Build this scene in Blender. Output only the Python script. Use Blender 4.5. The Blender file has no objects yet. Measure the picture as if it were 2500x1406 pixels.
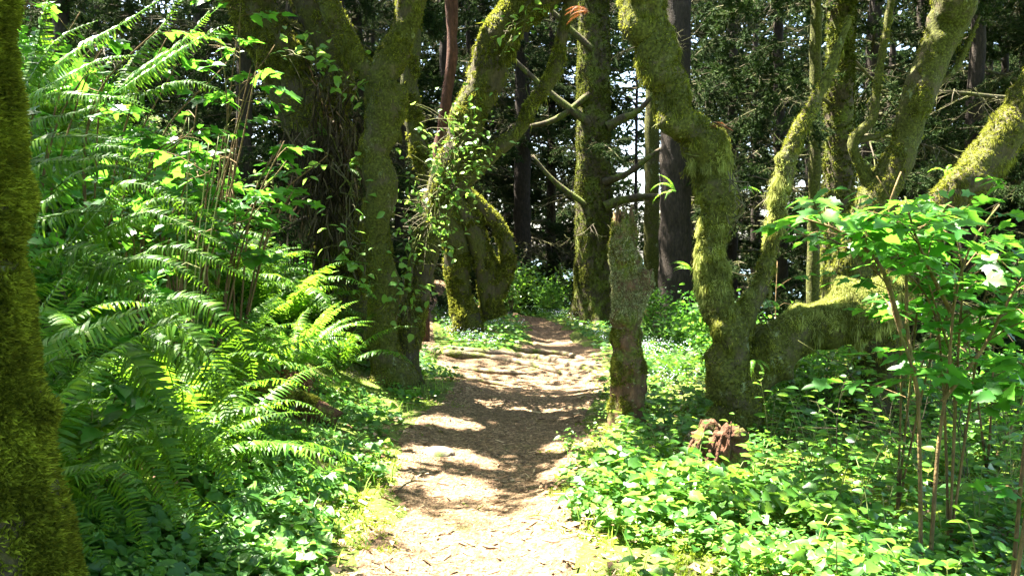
import bpy, math, random
import numpy as np
from mathutils import Vector, Matrix

# ------------------------------------------------------------------ camera, sky, sun, exposure
sc = bpy.context.scene
COL = sc.collection
rng = np.random.default_rng(11)
random.seed(11)
F = 2165.0
PITCH = math.radians(2.2)
CAMZ = 1.5
cam_data = bpy.data.cameras.new('camera')
cam_data.lens = 36.0 * F / 2500.0
cam_data.sensor_width = 36.0
cam_data.clip_start = 0.05
cam_data.clip_end = 30000
cam = bpy.data.objects.new('camera', cam_data)
COL.objects.link(cam)
cam.location = (0, 0, CAMZ)
cam.rotation_euler = (math.radians(90) - PITCH, 0, 0)
sc.camera = cam

SUN_EL = math.radians(65)
SUN_AZ = math.radians(-62)            # from +Y, negative = to the left
S = np.array([math.sin(SUN_AZ) * math.cos(SUN_EL), math.cos(SUN_AZ) * math.cos(SUN_EL), math.sin(SUN_EL)])
world = bpy.data.worlds.new('World')
sc.world = world
world.use_nodes = True
wn = world.node_tree
wn.nodes.clear()
wo = wn.nodes.new('ShaderNodeOutputWorld')
wb = wn.nodes.new('ShaderNodeBackground')
sky = wn.nodes.new('ShaderNodeTexSky')
sky.sky_type = 'NISHITA'
sky.sun_disc = False
sky.sun_elevation = SUN_EL
sky.sun_rotation = SUN_AZ
sky.air_density = 1.0
sky.dust_density = 2.5
sky.ozone_density = 1.0
wn.links.new(sky.outputs[0], wb.inputs[0])
wb.inputs[1].default_value = 0.06
wn.links.new(wb.outputs[0], wo.inputs[0])
sun_l = bpy.data.lights.new('sun', 'SUN')
sun_l.energy = 5.0
sun_l.angle = math.radians(0.5)
sun_l.color = (1.0, 0.94, 0.82)
sun = bpy.data.objects.new('sun', sun_l)
COL.objects.link(sun)
sun.rotation_euler = Vector(S).to_track_quat('Z', 'Y').to_euler()
sc.view_settings.view_transform = 'Standard'
sc.view_settings.look = 'None'
sc.view_settings.gamma = 1.0
sc.view_settings.use_curve_mapping = False
sc.view_settings.exposure = 4.05
sc.cycles.max_bounces = 7
sc.cycles.diffuse_bounces = 4
sc.cycles.transmission_bounces = 4
sc.cycles.glossy_bounces = 2
sc.cycles.use_denoising = True


def at(px, py, d):
    """world point seen at photo pixel (px, py), d metres ahead"""
    x = (px - 1250) / F
    y = -(py - 703) / F
    v = np.array([x, math.cos(PITCH) + y * math.sin(PITCH), -math.sin(PITCH) + y * math.cos(PITCH)])
    return np.array([0, 0, CAMZ]) + v * (d / v[1])


# ------------------------------------------------------------------ noise and terrain
def _h(ix, iy, iz, seed):
    n = (ix.astype(np.int64) * 374761393 + iy.astype(np.int64) * 668265263 + iz.astype(np.int64) * 1274126177 + seed * 974634777) & 0xffffffff
    n = ((n ^ (n >> 13)) * 1274126177) & 0xffffffff
    n = n ^ (n >> 16)
    return (n & 0xffff) / 65535.0


def vnoise(P, seed=0):
    P = np.asarray(P, float)
    i = np.floor(P).astype(np.int64)
    f = P - i
    f = f * f * (3 - 2 * f)
    r = 0
    for a in (0, 1):
        for b in (0, 1):
            for c in (0, 1):
                w = (f[..., 0] if a else 1 - f[..., 0]) * (f[..., 1] if b else 1 - f[..., 1]) * (f[..., 2] if c else 1 - f[..., 2])
                r = r + w * _h(i[..., 0] + a, i[..., 1] + b, i[..., 2] + c, seed)
    return r * 2 - 1


def fbm(P, seed=0, oct=3):
    r, a = 0, 1.0
    P = np.asarray(P, float)
    for k in range(oct):
        r = r + a * vnoise(P, seed + k)
        P = P * 2.03 + 7.1
        a *= 0.5
    return r


def sstep(x, a, b):
    t = np.clip((x - a) / (b - a), 0, 1)
    return t * t * (3 - 2 * t)


def splus(x, k=4.0):
    return np.log1p(np.exp(np.clip(x * k, -30, 30))) / k


PY = [-5, 0, 4.1, 5.6, 7.5, 9.8, 11.5, 12.6, 13.6, 15, 18, 21, 24]
PL = [-1.1, -0.95, -0.78, -0.75, -0.98, -0.55, -0.85, -1.05, 0.0, 0.28, 0.38, 0.0, -1.2]
PR = [0.3, 0.3, 0.42, 0.28, 0.6, 1.0, 1.2, 1.3, 1.35, 1.32, 1.1, 0.7, -0.2]
BY = [-5, 0, 3, 5, 7.5, 9.8, 13, 17, 22, 30, 60]
BX = [-1.25, -1.1, -0.95, -0.95, -1.15, -1.0, -1.8, -3.0, -3.8, -4.4, -6]


def path_t(x, y):
    l = np.interp(y, PY, PL)
    r = np.interp(y, PY, PR)
    return (x - (l + r) / 2) / ((r - l) / 2)


def H(x, y):
    x = np.asarray(x, float)
    y = np.asarray(y, float)
    P = np.stack([x, y, np.zeros_like(x)], -1)
    u = np.interp(y, BY, BX) - x
    up = np.maximum(u, 0)
    bank = 0.22 * up + 0.62 * splus(up - 1.0, 3) - 0.62 * splus(-1.0, 3)
    bank = 9 * np.tanh(bank / 9)
    t = np.abs(path_t(x, y))
    trough = -0.10 * (1 - sstep(t, 0.3, 1.35)) * (1 - sstep(y, 17, 24))
    back = 0.95 * sstep(y, 15, 26) * sstep(-x, 0.3, 2.0)
    q1 = splus(y - 25, 1) * sstep(x, -6, -1)
    q2 = splus(x - 5, 1) * sstep(y, 6, 12) + 0.25 * splus(x - 6, 1)
    q3 = splus(y - 45, 1)
    drop = -np.minimum(0.45 * (q1 + q2 + q3), 120)
    right = -0.05 * splus(x - 1.2, 3)
    rough = 0.05 * fbm(P * 1.3, 3, 3) * (0.35 + 0.65 * sstep(t, 0.8, 1.6))
    steps = 0.05 * np.sin((y + 0.25 * x) * 2.1) * sstep(y, 8.5, 10) * (1 - sstep(y, 14, 15)) * (1 - sstep(t, 1, 1.6))
    return bank + trough + back + drop + right + rough + steps


def gz(x, y):
    return float(H(np.array([x]), np.array([y]))[0])


def ground_at(px, py):
    lo = None
    for d in np.arange(1.5, 60, 0.05):
        p = at(px, py, d)
        if p[2] <= gz(p[0], p[1]):
            return np.array([p[0], p[1], gz(p[0], p[1])])
    return at(px, py, 30)


# ------------------------------------------------------------------ object helpers
def tag(o, label=None, cat=None, group=None, kind=None):
    if label: o['label'] = label
    if cat: o['category'] = cat
    if group: o['group'] = group
    if kind: o['kind'] = kind
    return o


def empty(name, loc, label, cat, group=None):
    o = bpy.data.objects.new(name, None)
    o.empty_display_size = 0.1
    COL.objects.link(o)
    o.location = Vector([float(c) for c in loc])
    return tag(o, label, cat, group)


def mesh(name, V, Fs, mat=None, smooth=False):
    """V (n,3), Fs list of (m,k) index arrays"""
    me = bpy.data.meshes.new(name)
    V = np.asarray(V, np.float32)
    Fs = [np.asarray(f, np.int32) for f in Fs if len(f)]
    me.vertices.add(len(V))
    me.vertices.foreach_set('co', V.ravel())
    loops = np.concatenate([f.ravel() for f in Fs])
    tot = np.concatenate([np.full(len(f), f.shape[1], np.int32) for f in Fs])
    start = np.concatenate([[0], np.cumsum(tot)[:-1]]).astype(np.int32)
    me.loops.add(len(loops))
    me.loops.foreach_set('vertex_index', loops)
    me.polygons.add(len(tot))
    me.polygons.foreach_set('loop_start', start)
    me.polygons.foreach_set('loop_total', tot)
    if smooth:
        me.polygons.foreach_set('use_smooth', np.ones(len(tot), bool))
    me.update(calc_edges=True)
    if mat: me.materials.append(mat)
    return me


def obj(name, me, parent=None, mtx=None, kind=None):
    o = bpy.data.objects.new(name, me)
    COL.objects.link(o)
    if parent is not None: o.parent = parent
    if mtx is not None: o.matrix_basis = mtx
    if kind: o['kind'] = kind
    return o


def join(parts):
    """parts: list of (V, [faces...]) -> one"""
    Vs, out, off = [], {}, 0
    for V, Fl in parts:
        if len(V) == 0: continue
        Vs.append(V)
        for f in Fl:
            f = np.asarray(f)
            if len(f): out.setdefault(f.shape[1], []).append(f + off)
        off += len(V)
    return np.concatenate(Vs), [np.concatenate(v) for v in out.values()]


def inst(tV, tF, R, T, Sc):
    """N copies of a template; R (N,3,3) columns = axes, T (N,3), Sc (N,) or (N,3)"""
    tV = np.asarray(tV, float)
    N, n = len(T), len(tV)
    Sc = np.asarray(Sc, float)
    if Sc.ndim == 1: Sc = np.repeat(Sc[:, None], 3, 1)
    V = np.einsum('nij,nkj->nki', R, tV[None] * Sc[:, None, :]) + T[:, None, :]
    tFs = tF if isinstance(tF, list) else [tF]
    out = []
    for f in tFs:
        f = np.asarray(f)
        out.append((f[None] + (np.arange(N) * n)[:, None, None]).reshape(-1, f.shape[1]))
    return V.reshape(-1, 3), out


def nrm(v):
    return v / np.maximum(np.linalg.norm(v, axis=-1, keepdims=True), 1e-9)


def frames(X, Z):
    """x axis exactly X, z axis near Z"""
    X = nrm(X)
    Y = nrm(np.cross(Z, X))
    Z2 = np.cross(X, Y)
    return np.stack([X, Y, Z2], -1)


def frames_z(Z, roll):
    Z = nrm(Z)
    a = np.where(np.abs(Z[:, 2:3]) < 0.9, np.array([[0, 0, 1.0]]), np.array([[1.0, 0, 0]]))
    X = nrm(np.cross(a, Z))
    Y = np.cross(Z, X)
    c, s = np.cos(roll)[:, None], np.sin(roll)[:, None]
    return np.stack([X * c + Y * s, -X * s + Y * c, Z], -1)


def rdir(n):
    return nrm(rng.normal(size=(n, 3)))


def M4(R, T, s=1.0):
    m = Matrix([[R[i][j] * (s[j] if hasattr(s, '__len__') else s) for j in range(3)] + [T[i]] for i in range(3)] + [[0, 0, 0, 1]])
    return m


def crom(P, n):
    P = np.asarray(P, float)
    if len(P) == 2: P = np.stack([P[0], (P[0] + P[1]) / 2, P[1]])
    k = len(P)
    Q = np.concatenate([[2 * P[0] - P[1]], P, [2 * P[-1] - P[-2]]])
    seg = np.linalg.norm(np.diff(P[:, :3], axis=0), axis=1)
    cum = np.concatenate([[0], np.cumsum(seg)])
    s = np.linspace(0, cum[-1], n)
    i = np.clip(np.searchsorted(cum, s, side='right') - 1, 0, k - 2)
    t = ((s - cum[i]) / np.maximum(seg[i], 1e-9))[:, None]
    p0, p1, p2, p3 = Q[i], Q[i + 1], Q[i + 2], Q[i + 3]
    return 0.5 * (2 * p1 + (p2 - p0) * t + (2 * p0 - 5 * p1 + 4 * p2 - p3) * t ** 2 + (3 * p1 - p0 - 3 * p2 + p3) * t ** 3)


def tube(P, rad, sides=8, step=0.1, bump=0.0, bs=4.0, seed=0, flare=None, cap=True, jag=None, bs2=None, knobs=0):
    P = np.asarray(P, float)
    rad = np.asarray(rad, float)
    L = np.linalg.norm(np.diff(P, axis=0), axis=1).sum()
    n = max(3, int(L / step) + 1)
    PR_ = crom(np.concatenate([P, rad[:, None]], 1), n)
    C, r = PR_[:, :3], np.maximum(PR_[:, 3], 0.0008)
    T = nrm(np.gradient(C, axis=0))
    a = np.array([0, -1.0, 0]) if abs(T[0][1]) < 0.8 else np.array([1.0, 0, 0])
    U = np.zeros_like(C)
    u = nrm(np.cross(T[0], a))
    for i in range(n):
        u = nrm(u - T[i] * np.dot(u, T[i]))
        U[i] = u
    W = np.cross(T, U)
    th = np.linspace(0, 2 * np.pi, sides, endpoint=False)
    D = U[:, None] * np.cos(th)[None, :, None] + W[:, None] * np.sin(th)[None, :, None]
    rr = np.repeat(r[:, None], sides, 1)
    if flare:
        fh, fa, fk = flare
        z = (C[:, 2] - C[0, 2])[:, None]
        ph = seed * 1.7
        rr = rr * (1 + fa * np.exp(-np.maximum(z, 0) / fh) * (0.75 + 0.6 * np.cos(fk * th + ph)[None] + 0.3 * np.cos((fk + 2) * th + 2 * ph)[None]))
    if bump:
        Q = C[:, None] + D * rr[..., None]
        rr = rr * (1 + bump * fbm(Q * bs + seed, seed, 2))
        if bs2:
            rr = rr + bs2[1] * fbm(Q * bs2[0], seed + 9, 2)
    if knobs:
        Q = C[:, None] + D * rr[..., None]
        g_ = np.random.default_rng(seed + 100)
        for _ in range(knobs):
            i_, j_ = g_.integers(2, n - 2), g_.integers(0, sides)
            sg_ = r[i_] * g_.uniform(.25, .6)
            am_ = r[i_] * g_.uniform(.12, .38) * (1 if g_.random() < .75 else -.7)
            dd_ = ((Q - Q[i_, j_]) ** 2).sum(-1)
            rr = rr + am_ * np.exp(-dd_ / sg_ ** 2)
    V = C[:, None] + D * rr[..., None]
    if jag is not None:
        off = jag * np.abs(fbm(np.stack([np.cos(th) * 2, np.sin(th) * 2, th * 0 + seed], -1), seed, 3)) + jag * 0.4 * rng.random(sides)
        V[-1] += T[-1][None] * off[:, None]
        V[-2] += T[-1][None] * off[:, None] * 0.6
    V = V.reshape(-1, 3)
    i = np.arange(n - 1)[:, None] * sides
    j = np.arange(sides)[None]
    jn = (j + 1) % sides
    Qd = np.stack([i + j, i + jn, i + sides + jn, i + sides + j], -1).reshape(-1, 4)
    Fl = [Qd]
    if cap:
        top = len(V)
        low = C[-1] - (T[-1] * (jag * 0.6) if jag is not None else 0)
        V = np.concatenate([V, [low]])
        b = (n - 1) * sides
        Fl.append(np.stack([b + np.arange(sides), b + (np.arange(sides) + 1) % sides, np.full(sides, top)], -1))
    return V, Fl


def sample(V, Q, n, w=None):
    """n points on quads Q, weights w(normal, centre)"""
    p = V[Q]
    nn = np.cross(p[:, 2] - p[:, 0], p[:, 3] - p[:, 1])
    A = np.linalg.norm(nn, axis=1) / 2
    N = nrm(nn)
    c = p.mean(1)
    wt = A * (w(N, c) if w else 1)
    wt = np.maximum(wt, 0)
    k = rng.choice(len(Q), n, p=wt / wt.sum())
    a, b = rng.random((n, 1)), rng.random((n, 1))
    q = p[k]
    X = (q[:, 0] * (1 - a) + q[:, 1] * a) * (1 - b) + (q[:, 3] * (1 - a) + q[:, 2] * a) * b
    return X, N[k]


# ------------------------------------------------------------------ materials
def newmat(name):
    m = bpy.data.materials.new(name)
    m.use_nodes = True
    m.node_tree.nodes.clear()
    return m, m.node_tree


def rgb(c, k=1.0):
    return (min(c[0] * k, 1), min(c[1] * k, 1), min(c[2] * k, 1), 1)


def ramp(nt, stops):
    r = nt.nodes.new('ShaderNodeValToRGB')
    e = r.color_ramp.elements
    e[0].position, e[0].color = stops[0][0], rgb(stops[0][1])
    e[1].position, e[1].color = stops[-1][0], rgb(stops[-1][1])
    for p, c in stops[1:-1]:
        k = e.new(p)
        k.color = rgb(c)
    return r


def leaf_mat(name, c0, c1, c2, trans=0.45, tcol=(0.30, 0.50, 0.05), rough=0.42, spec=0.5, patchy=0.0):
    m, nt = newmat(name)
    L = nt.links
    out = nt.nodes.new('ShaderNodeOutputMaterial')
    geo = nt.nodes.new('ShaderNodeNewGeometry')
    oi = nt.nodes.new('ShaderNodeObjectInfo')
    ad = nt.nodes.new('ShaderNodeMath'); ad.operation = 'ADD'
    fr = nt.nodes.new('ShaderNodeMath'); fr.operation = 'FRACT'
    L.new(geo.outputs['Random Per Island'], ad.inputs[0]); L.new(oi.outputs['Random'], ad.inputs[1]); L.new(ad.outputs[0], fr.inputs[0])
    r = ramp(nt, [(0.0, c0), (0.55, c1), (0.9, c2), (1.0, c2)])
    L.new(fr.outputs[0], r.inputs[0])
    # fine blotches
    tc = nt.nodes.new('ShaderNodeTexCoord')
    nz = nt.nodes.new('ShaderNodeTexNoise'); nz.inputs['Scale'].default_value = 60; nz.inputs['Detail'].default_value = 2
    L.new(tc.outputs['Object'], nz.inputs['Vector'])
    mp = nt.nodes.new('ShaderNodeMapRange'); mp.inputs[1].default_value = 0.3; mp.inputs[2].default_value = 0.7
    mp.inputs[3].default_value = 0.8; mp.inputs[4].default_value = 1.2
    L.new(nz.outputs[0], mp.inputs[0])
    mu = nt.nodes.new('ShaderNodeVectorMath'); mu.operation = 'SCALE'
    if patchy:
        n5 = nt.nodes.new('ShaderNodeTexNoise'); n5.inputs['Scale'].default_value = 7; n5.inputs['Detail'].default_value = 3
        L.new(tc.outputs['Object'], n5.inputs['Vector'])
        m5 = nt.nodes.new('ShaderNodeMapRange'); m5.inputs[1].default_value = 0.35; m5.inputs[2].default_value = 0.65
        m5.inputs[3].default_value = 1 - patchy; m5.inputs[4].default_value = 1 + patchy * .7
        L.new(n5.outputs[0], m5.inputs[0])
        k5 = nt.nodes.new('ShaderNodeMath'); k5.operation = 'MULTIPLY'
        L.new(mp.outputs[0], k5.inputs[0]); L.new(m5.outputs[0], k5.inputs[1])
        L.new(r.outputs[0], mu.inputs[0]); L.new(k5.outputs[0], mu.inputs['Scale'])
    else:
        L.new(r.outputs[0], mu.inputs[0]); L.new(mp.outputs[0], mu.inputs['Scale'])
    pb = nt.nodes.new('ShaderNodeBsdfPrincipled')
    pb.inputs['Roughness'].default_value = rough
    pb.inputs['Specular IOR Level'].default_value = spec
    L.new(mu.outputs[0], pb.inputs['Base Color'])
    tr = nt.nodes.new('ShaderNodeBsdfTranslucent')
    tm = nt.nodes.new('ShaderNodeMix'); tm.data_type = 'RGBA'; tm.inputs[0].default_value = 0.55
    sc2 = nt.nodes.new('ShaderNodeVectorMath'); sc2.operation = 'SCALE'; sc2.inputs['Scale'].default_value = 2.2
    L.new(mu.outputs[0], sc2.inputs[0]); L.new(sc2.outputs[0], tm.inputs[6]); tm.inputs[7].default_value = rgb(tcol)
    L.new(tm.outputs[2], tr.inputs[0])
    mx = nt.nodes.new('ShaderNodeMixShader'); mx.inputs[0].default_value = trans
    L.new(pb.outputs[0], mx.inputs[1]); L.new(tr.outputs[0], mx.inputs[2]); L.new(mx.outputs[0], out.inputs[0])
    return m


def bark_mat(name, bark=(0.10, 0.075, 0.05), moss=0.5, lichen=0.2, mosscol=(0.085, 0.105, 0.015), lich=(0.30, 0.34, 0.24), stretch=0.35, bump=0.6):
    m, nt = newmat(name)
    L = nt.links
    N = nt.nodes.new
    out = N('ShaderNodeOutputMaterial'); pb = N('ShaderNodeBsdfPrincipled'); pb.inputs['Roughness'].default_value = 0.9
    pb.inputs['Specular IOR Level'].default_value = 0.2
    tc = N('ShaderNodeTexCoord')
    mpn = N('ShaderNodeMapping'); mpn.inputs['Scale'].default_value = (1, 1, stretch)
    L.new(tc.outputs['Object'], mpn.inputs['Vector'])
    n1 = N('ShaderNodeTexNoise'); n1.inputs['Scale'].default_value = 22; n1.inputs['Detail'].default_value = 6; n1.inputs['Roughness'].default_value = 0.7
    L.new(mpn.outputs[0], n1.inputs['Vector'])
    r1 = ramp(nt, [(0.3, [c * 0.35 for c in bark]), (0.55, bark), (0.75, [min(c * 2.0, 1) for c in bark])])
    L.new(n1.outputs[0], r1.inputs[0])
    # moss
    n2 = N('ShaderNodeTexNoise'); n2.inputs['Scale'].default_value = 3.2; n2.inputs['Detail'].default_value = 8; n2.inputs['Roughness'].default_value = 0.75
    L.new(tc.outputs['Object'], n2.inputs['Vector'])
    r2 = ramp(nt, [(max(0.0, 0.62 - 0.35 * moss), (0, 0, 0)), (max(0.02, 0.72 - 0.35 * moss), (1, 1, 1))])
    L.new(n2.outputs[0], r2.inputs[0])
    n3 = N('ShaderNodeTexNoise'); n3.inputs['Scale'].default_value = 45; n3.inputs['Detail'].default_value = 4
    L.new(tc.outputs['Object'], n3.inputs['Vector'])
    r3 = ramp(nt, [(0.3, [c * 0.3 for c in mosscol]), (0.55, mosscol), (0.75, [c * 2.0 for c in mosscol])])
    L.new(n3.outputs[0], r3.inputs[0])
    m1 = N('ShaderNodeMix'); m1.data_type = 'RGBA'
    L.new(r2.outputs[0], m1.inputs[0]); L.new(r1.outputs[0], m1.inputs[6]); L.new(r3.outputs[0], m1.inputs[7])
    # lichen
    n4 = N('ShaderNodeTexNoise'); n4.inputs['Scale'].default_value = 6.5; n4.inputs['Detail'].default_value = 10; n4.inputs['Roughness'].default_value = 0.8
    mp4 = N('ShaderNodeMapping'); mp4.inputs['Location'].default_value = (5.2, 1.3, 9.1); mp4.inputs['Scale'].default_value = (1, 1, 0.7)
    L.new(tc.outputs['Object'], mp4.inputs['Vector']); L.new(mp4.outputs[0], n4.inputs['Vector'])
    r4 = ramp(nt, [(0.72 - 0.35 * lichen, (0, 0, 0)), (0.77 - 0.35 * lichen, (1, 1, 1))])
    L.new(n4.outputs[0], r4.inputs[0])
    m2 = N('ShaderNodeMix'); m2.data_type = 'RGBA'
    ml = N('ShaderNodeMath'); ml.operation = 'MULTIPLY'; ml.inputs[1].default_value = 0.75 if lichen > 0 else 0
    L.new(r4.outputs[0], ml.inputs[0]); L.new(ml.outputs[0], m2.inputs[0]); L.new(m1.outputs[2], m2.inputs[6]); m2.inputs[7].default_value = rgb(lich)
    L.new(m2.outputs[2], pb.inputs['Base Color'])
    bp = N('ShaderNodeBump'); bp.inputs['Strength'].default_value = bump; bp.inputs['Distance'].default_value = 0.02
    am = N('ShaderNodeMath'); am.operation = 'ADD'
    L.new(n1.outputs[0], am.inputs[0]); L.new(n3.outputs[0], am.inputs[1]); L.new(am.outputs[0], bp.inputs['Height'])
    L.new(bp.outputs[0], pb.inputs['Normal'])
    L.new(pb.outputs[0], out.inputs[0])
    return m


def soil_mat(name, cols, scale=30, bump=0.8, patch=None, pscale=1.7, plo=0.45, phi=0.6, rough=0.9):
    m, nt = newmat(name)
    L = nt.links
    N = nt.nodes.new
    out = N('ShaderNodeOutputMaterial'); pb = N('ShaderNodeBsdfPrincipled'); pb.inputs['Roughness'].default_value = rough
    pb.inputs['Specular IOR Level'].default_value = 0.2
    tc = N('ShaderNodeTexCoord')
    n1 = N('ShaderNodeTexNoise'); n1.inputs['Scale'].default_value = scale; n1.inputs['Detail'].default_value = 8; n1.inputs['Roughness'].default_value = 0.75
    L.new(tc.outputs['Object'], n1.inputs['Vector'])
    r1 = ramp(nt, [(0.28, cols[0]), (0.5, cols[1]), (0.72, cols[2])])
    L.new(n1.outputs[0], r1.inputs[0])
    vo = N('ShaderNodeTexVoronoi'); vo.inputs['Scale'].default_value = scale * 2.2
    mpp = N('ShaderNodeMapping'); mpp.inputs['Scale'].default_value = (1, 0.5, 1)
    L.new(tc.outputs['Object'], mpp.inputs['Vector']); L.new(mpp.outputs[0], vo.inputs['Vector'])
    hs = N('ShaderNodeMix'); hs.data_type = 'RGBA'; hs.blend_type = 'OVERLAY'; hs.inputs[0].default_value = 0.55
    bw = N('ShaderNodeRGBToBW')
    L.new(vo.outputs['Color'], bw.inputs[0]); L.new(r1.outputs[0], hs.inputs[6]); L.new(bw.outputs[0], hs.inputs[7])
    col = hs.outputs[2]
    if patch:
        n2 = N('ShaderNodeTexNoise'); n2.inputs['Scale'].default_value = pscale; n2.inputs['Detail'].default_value = 7; n2.inputs['Roughness'].default_value = 0.7
        L.new(tc.outputs['Object'], n2.inputs['Vector'])
        r2 = ramp(nt, [(plo, (0, 0, 0)), (phi, (1, 1, 1))])
        L.new(n2.outputs[0], r2.inputs[0])
        r3 = ramp(nt, [(0.3, [c * 0.4 for c in patch]), (0.7, [c * 1.6 for c in patch])])
        L.new(n1.outputs[0], r3.inputs[0])
        mx = N('ShaderNodeMix'); mx.data_type = 'RGBA'
        L.new(r2.outputs[0], mx.inputs[0]); L.new(col, mx.inputs[6]); L.new(r3.outputs[0], mx.inputs[7])
        col = mx.outputs[2]
    L.new(col, pb.inputs['Base Color'])
    bp = N('ShaderNodeBump'); bp.inputs['Strength'].default_value = bump; bp.inputs['Distance'].default_value = 0.015
    am = N('ShaderNodeMath'); am.operation = 'ADD'
    L.new(n1.outputs[0], am.inputs[0]); L.new(vo.outputs['Distance'], am.inputs[1]); L.new(am.outputs[0], bp.inputs['Height']); L.new(bp.outputs[0], pb.inputs['Normal'])
    L.new(pb.outputs[0], out.inputs[0])
    return m


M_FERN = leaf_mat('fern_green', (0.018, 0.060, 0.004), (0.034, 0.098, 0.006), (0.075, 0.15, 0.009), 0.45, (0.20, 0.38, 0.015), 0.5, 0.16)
M_FERN_Y = leaf_mat('fern_lit_young', (0.05, 0.16, 0.015), (0.09, 0.22, 0.02), (0.13, 0.23, 0.02), 0.5, (0.28, 0.46, 0.03), 0.45, 0.35)  # sunlight painted as a lighter green on some fronds, mixed in elsewhere
M_FERN_D = leaf_mat('fern_dead', (0.07, 0.02, 0.008), (0.12, 0.035, 0.012), (0.16, 0.06, 0.02), 0.3, (0.25, 0.08, 0.02), 0.7)
M_MAPLE = leaf_mat('shrub_leaf', (0.016, 0.078, 0.008), (0.03, 0.12, 0.012), (0.06, 0.17, 0.015), 0.45, (0.14, 0.38, 0.02), 0.42, 0.4)
M_HEART = leaf_mat('ground_leaf', (0.020, 0.075, 0.010), (0.036, 0.115, 0.014), (0.075, 0.17, 0.02), 0.42, (0.20, 0.40, 0.03), 0.45, 0.35)
M_SALAL = leaf_mat('glossy_leaf', (0.022, 0.080, 0.012), (0.05, 0.14, 0.014), (0.12, 0.22, 0.02), 0.4, (0.24, 0.44, 0.03), 0.36)
M_VINE = leaf_mat('vine_leaf', (0.06, 0.16, 0.02), (0.10, 0.22, 0.03), (0.16, 0.28, 0.05), 0.45, (0.30, 0.46, 0.06), 0.4)
M_CANOPY = leaf_mat('canopy_leaf', (0.03, 0.09, 0.015), (0.05, 0.13, 0.02), (0.08, 0.17, 0.025), 0.35, (0.14, 0.28, 0.03), 0.5)
M_NEEDLE = leaf_mat('spruce_needle', (0.008, 0.018, 0.006), (0.016, 0.030, 0.009), (0.036, 0.055, 0.014), 0.12, (0.04, 0.08, 0.015), 0.85, 0.08)
M_GRASS = leaf_mat('grass_blade', (0.06, 0.16, 0.02), (0.10, 0.22, 0.02), (0.18, 0.28, 0.04), 0.45, (0.3, 0.5, 0.05), 0.45)
M_MOSS = leaf_mat('moss_tuft', (0.030, 0.036, 0.005), (0.09, 0.10, 0.012), (0.24, 0.25, 0.04), 0.3, (0.30, 0.32, 0.03), 0.8, 0.1, patchy=.6)
M_MOSS_N = leaf_mat('thick_moss', (0.028, 0.040, 0.003), (0.09, 0.115, 0.007), (0.24, 0.28, 0.022), 0.35, (0.34, 0.38, 0.03), 0.8, 0.1, patchy=.6)
M_MOSS_L = leaf_mat('lit_pale_moss', (0.12, 0.14, 0.03), (0.22, 0.24, 0.06), (0.34, 0.36, 0.12), 0.35, (0.45, 0.48, 0.12), 0.8, 0.1, patchy=.6)  # moss colour paled where sunlight falls on the bent tree
M_MOSS_G = leaf_mat('ground_moss', (0.05, 0.08, 0.008), (0.11, 0.15, 0.012), (0.18, 0.22, 0.02), 0.3, (0.3, 0.4, 0.03), 0.8, 0.1)
M_LICH = leaf_mat('lichen_flake', (0.10, 0.11, 0.04), (0.22, 0.23, 0.10), (0.40, 0.40, 0.22), 0.1, (0.4, 0.4, 0.2), 0.9, 0.1)
M_LITTER = leaf_mat('litter_chip', (0.05, 0.025, 0.010), (0.16, 0.09, 0.044), (0.38, 0.27, 0.155), 0.05, (0.2, 0.1, 0.05), 0.7, 0.3)
M_FLOWER = leaf_mat('pale_petal', (0.45, 0.5, 0.7), (0.6, 0.65, 0.8), (0.75, 0.78, 0.85), 0.3, (0.7, 0.75, 0.8), 0.6)
M_DEADSTR = leaf_mat('dead_strand', (0.012, 0.009, 0.006), (0.03, 0.024, 0.014), (0.10, 0.08, 0.05), 0.1, (0.1, 0.06, 0.03), 0.9, 0.1)
M_MOSS_K = leaf_mat('dark_moss', (0.02, 0.026, 0.004), (0.05, 0.058, 0.007), (0.11, 0.12, 0.015), 0.2, (0.15, 0.18, 0.02), 0.85, 0.1, patchy=.6)
M_BARKM = bark_mat('mossy_bark', (0.06, 0.047, 0.028), 0.55, 0.28, mosscol=(0.055, 0.057, 0.010), lich=(0.2, 0.22, 0.13))
M_BARKL = bark_mat('lichen_bark', (0.07, 0.055, 0.032), 0.68, 0.38, mosscol=(0.058, 0.062, 0.010), lich=(0.21, 0.24, 0.13))
M_BARKD = bark_mat('dark_bark', (0.028, 0.021, 0.015), -0.1, 0.05, mosscol=(0.04, 0.045, 0.01))
M_BARKS = bark_mat('spruce_bark', (0.055, 0.042, 0.025), 0.45, 0.12, stretch=0.6)
M_BARKR = bark_mat('red_bark', (0.07, 0.028, 0.016), -0.5, 0.12)
M_SNAG = bark_mat('snag_bark', (0.10, 0.055, 0.03), 0.4, 0.25, lich=(0.27, 0.28, 0.17))
M_TWIG = bark_mat('twig_wood', (0.10, 0.085, 0.055), 0.5, 0.3)
M_DEADTWIG = bark_mat('dead_twig', (0.055, 0.045, 0.028), 0.45, 0.2, mosscol=(0.06, 0.065, 0.015), lich=(0.15, 0.16, 0.10))
M_STEM = bark_mat('shrub_stem', (0.13, 0.085, 0.035), 0.3, 0.1)
M_STALK = leaf_mat('green_stalk', (0.10, 0.13, 0.03), (0.14, 0.17, 0.04), (0.18, 0.16, 0.05), 0.1, (0.2, 0.2, 0.05), 0.6)
M_ROT = bark_mat('rotten_wood', (0.085, 0.038, 0.020), 0.4, 0.0, stretch=0.2, bump=1.0)
M_ROOT = bark_mat('root_bark', (0.16, 0.12, 0.08), 0.35, 0.3)
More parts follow.
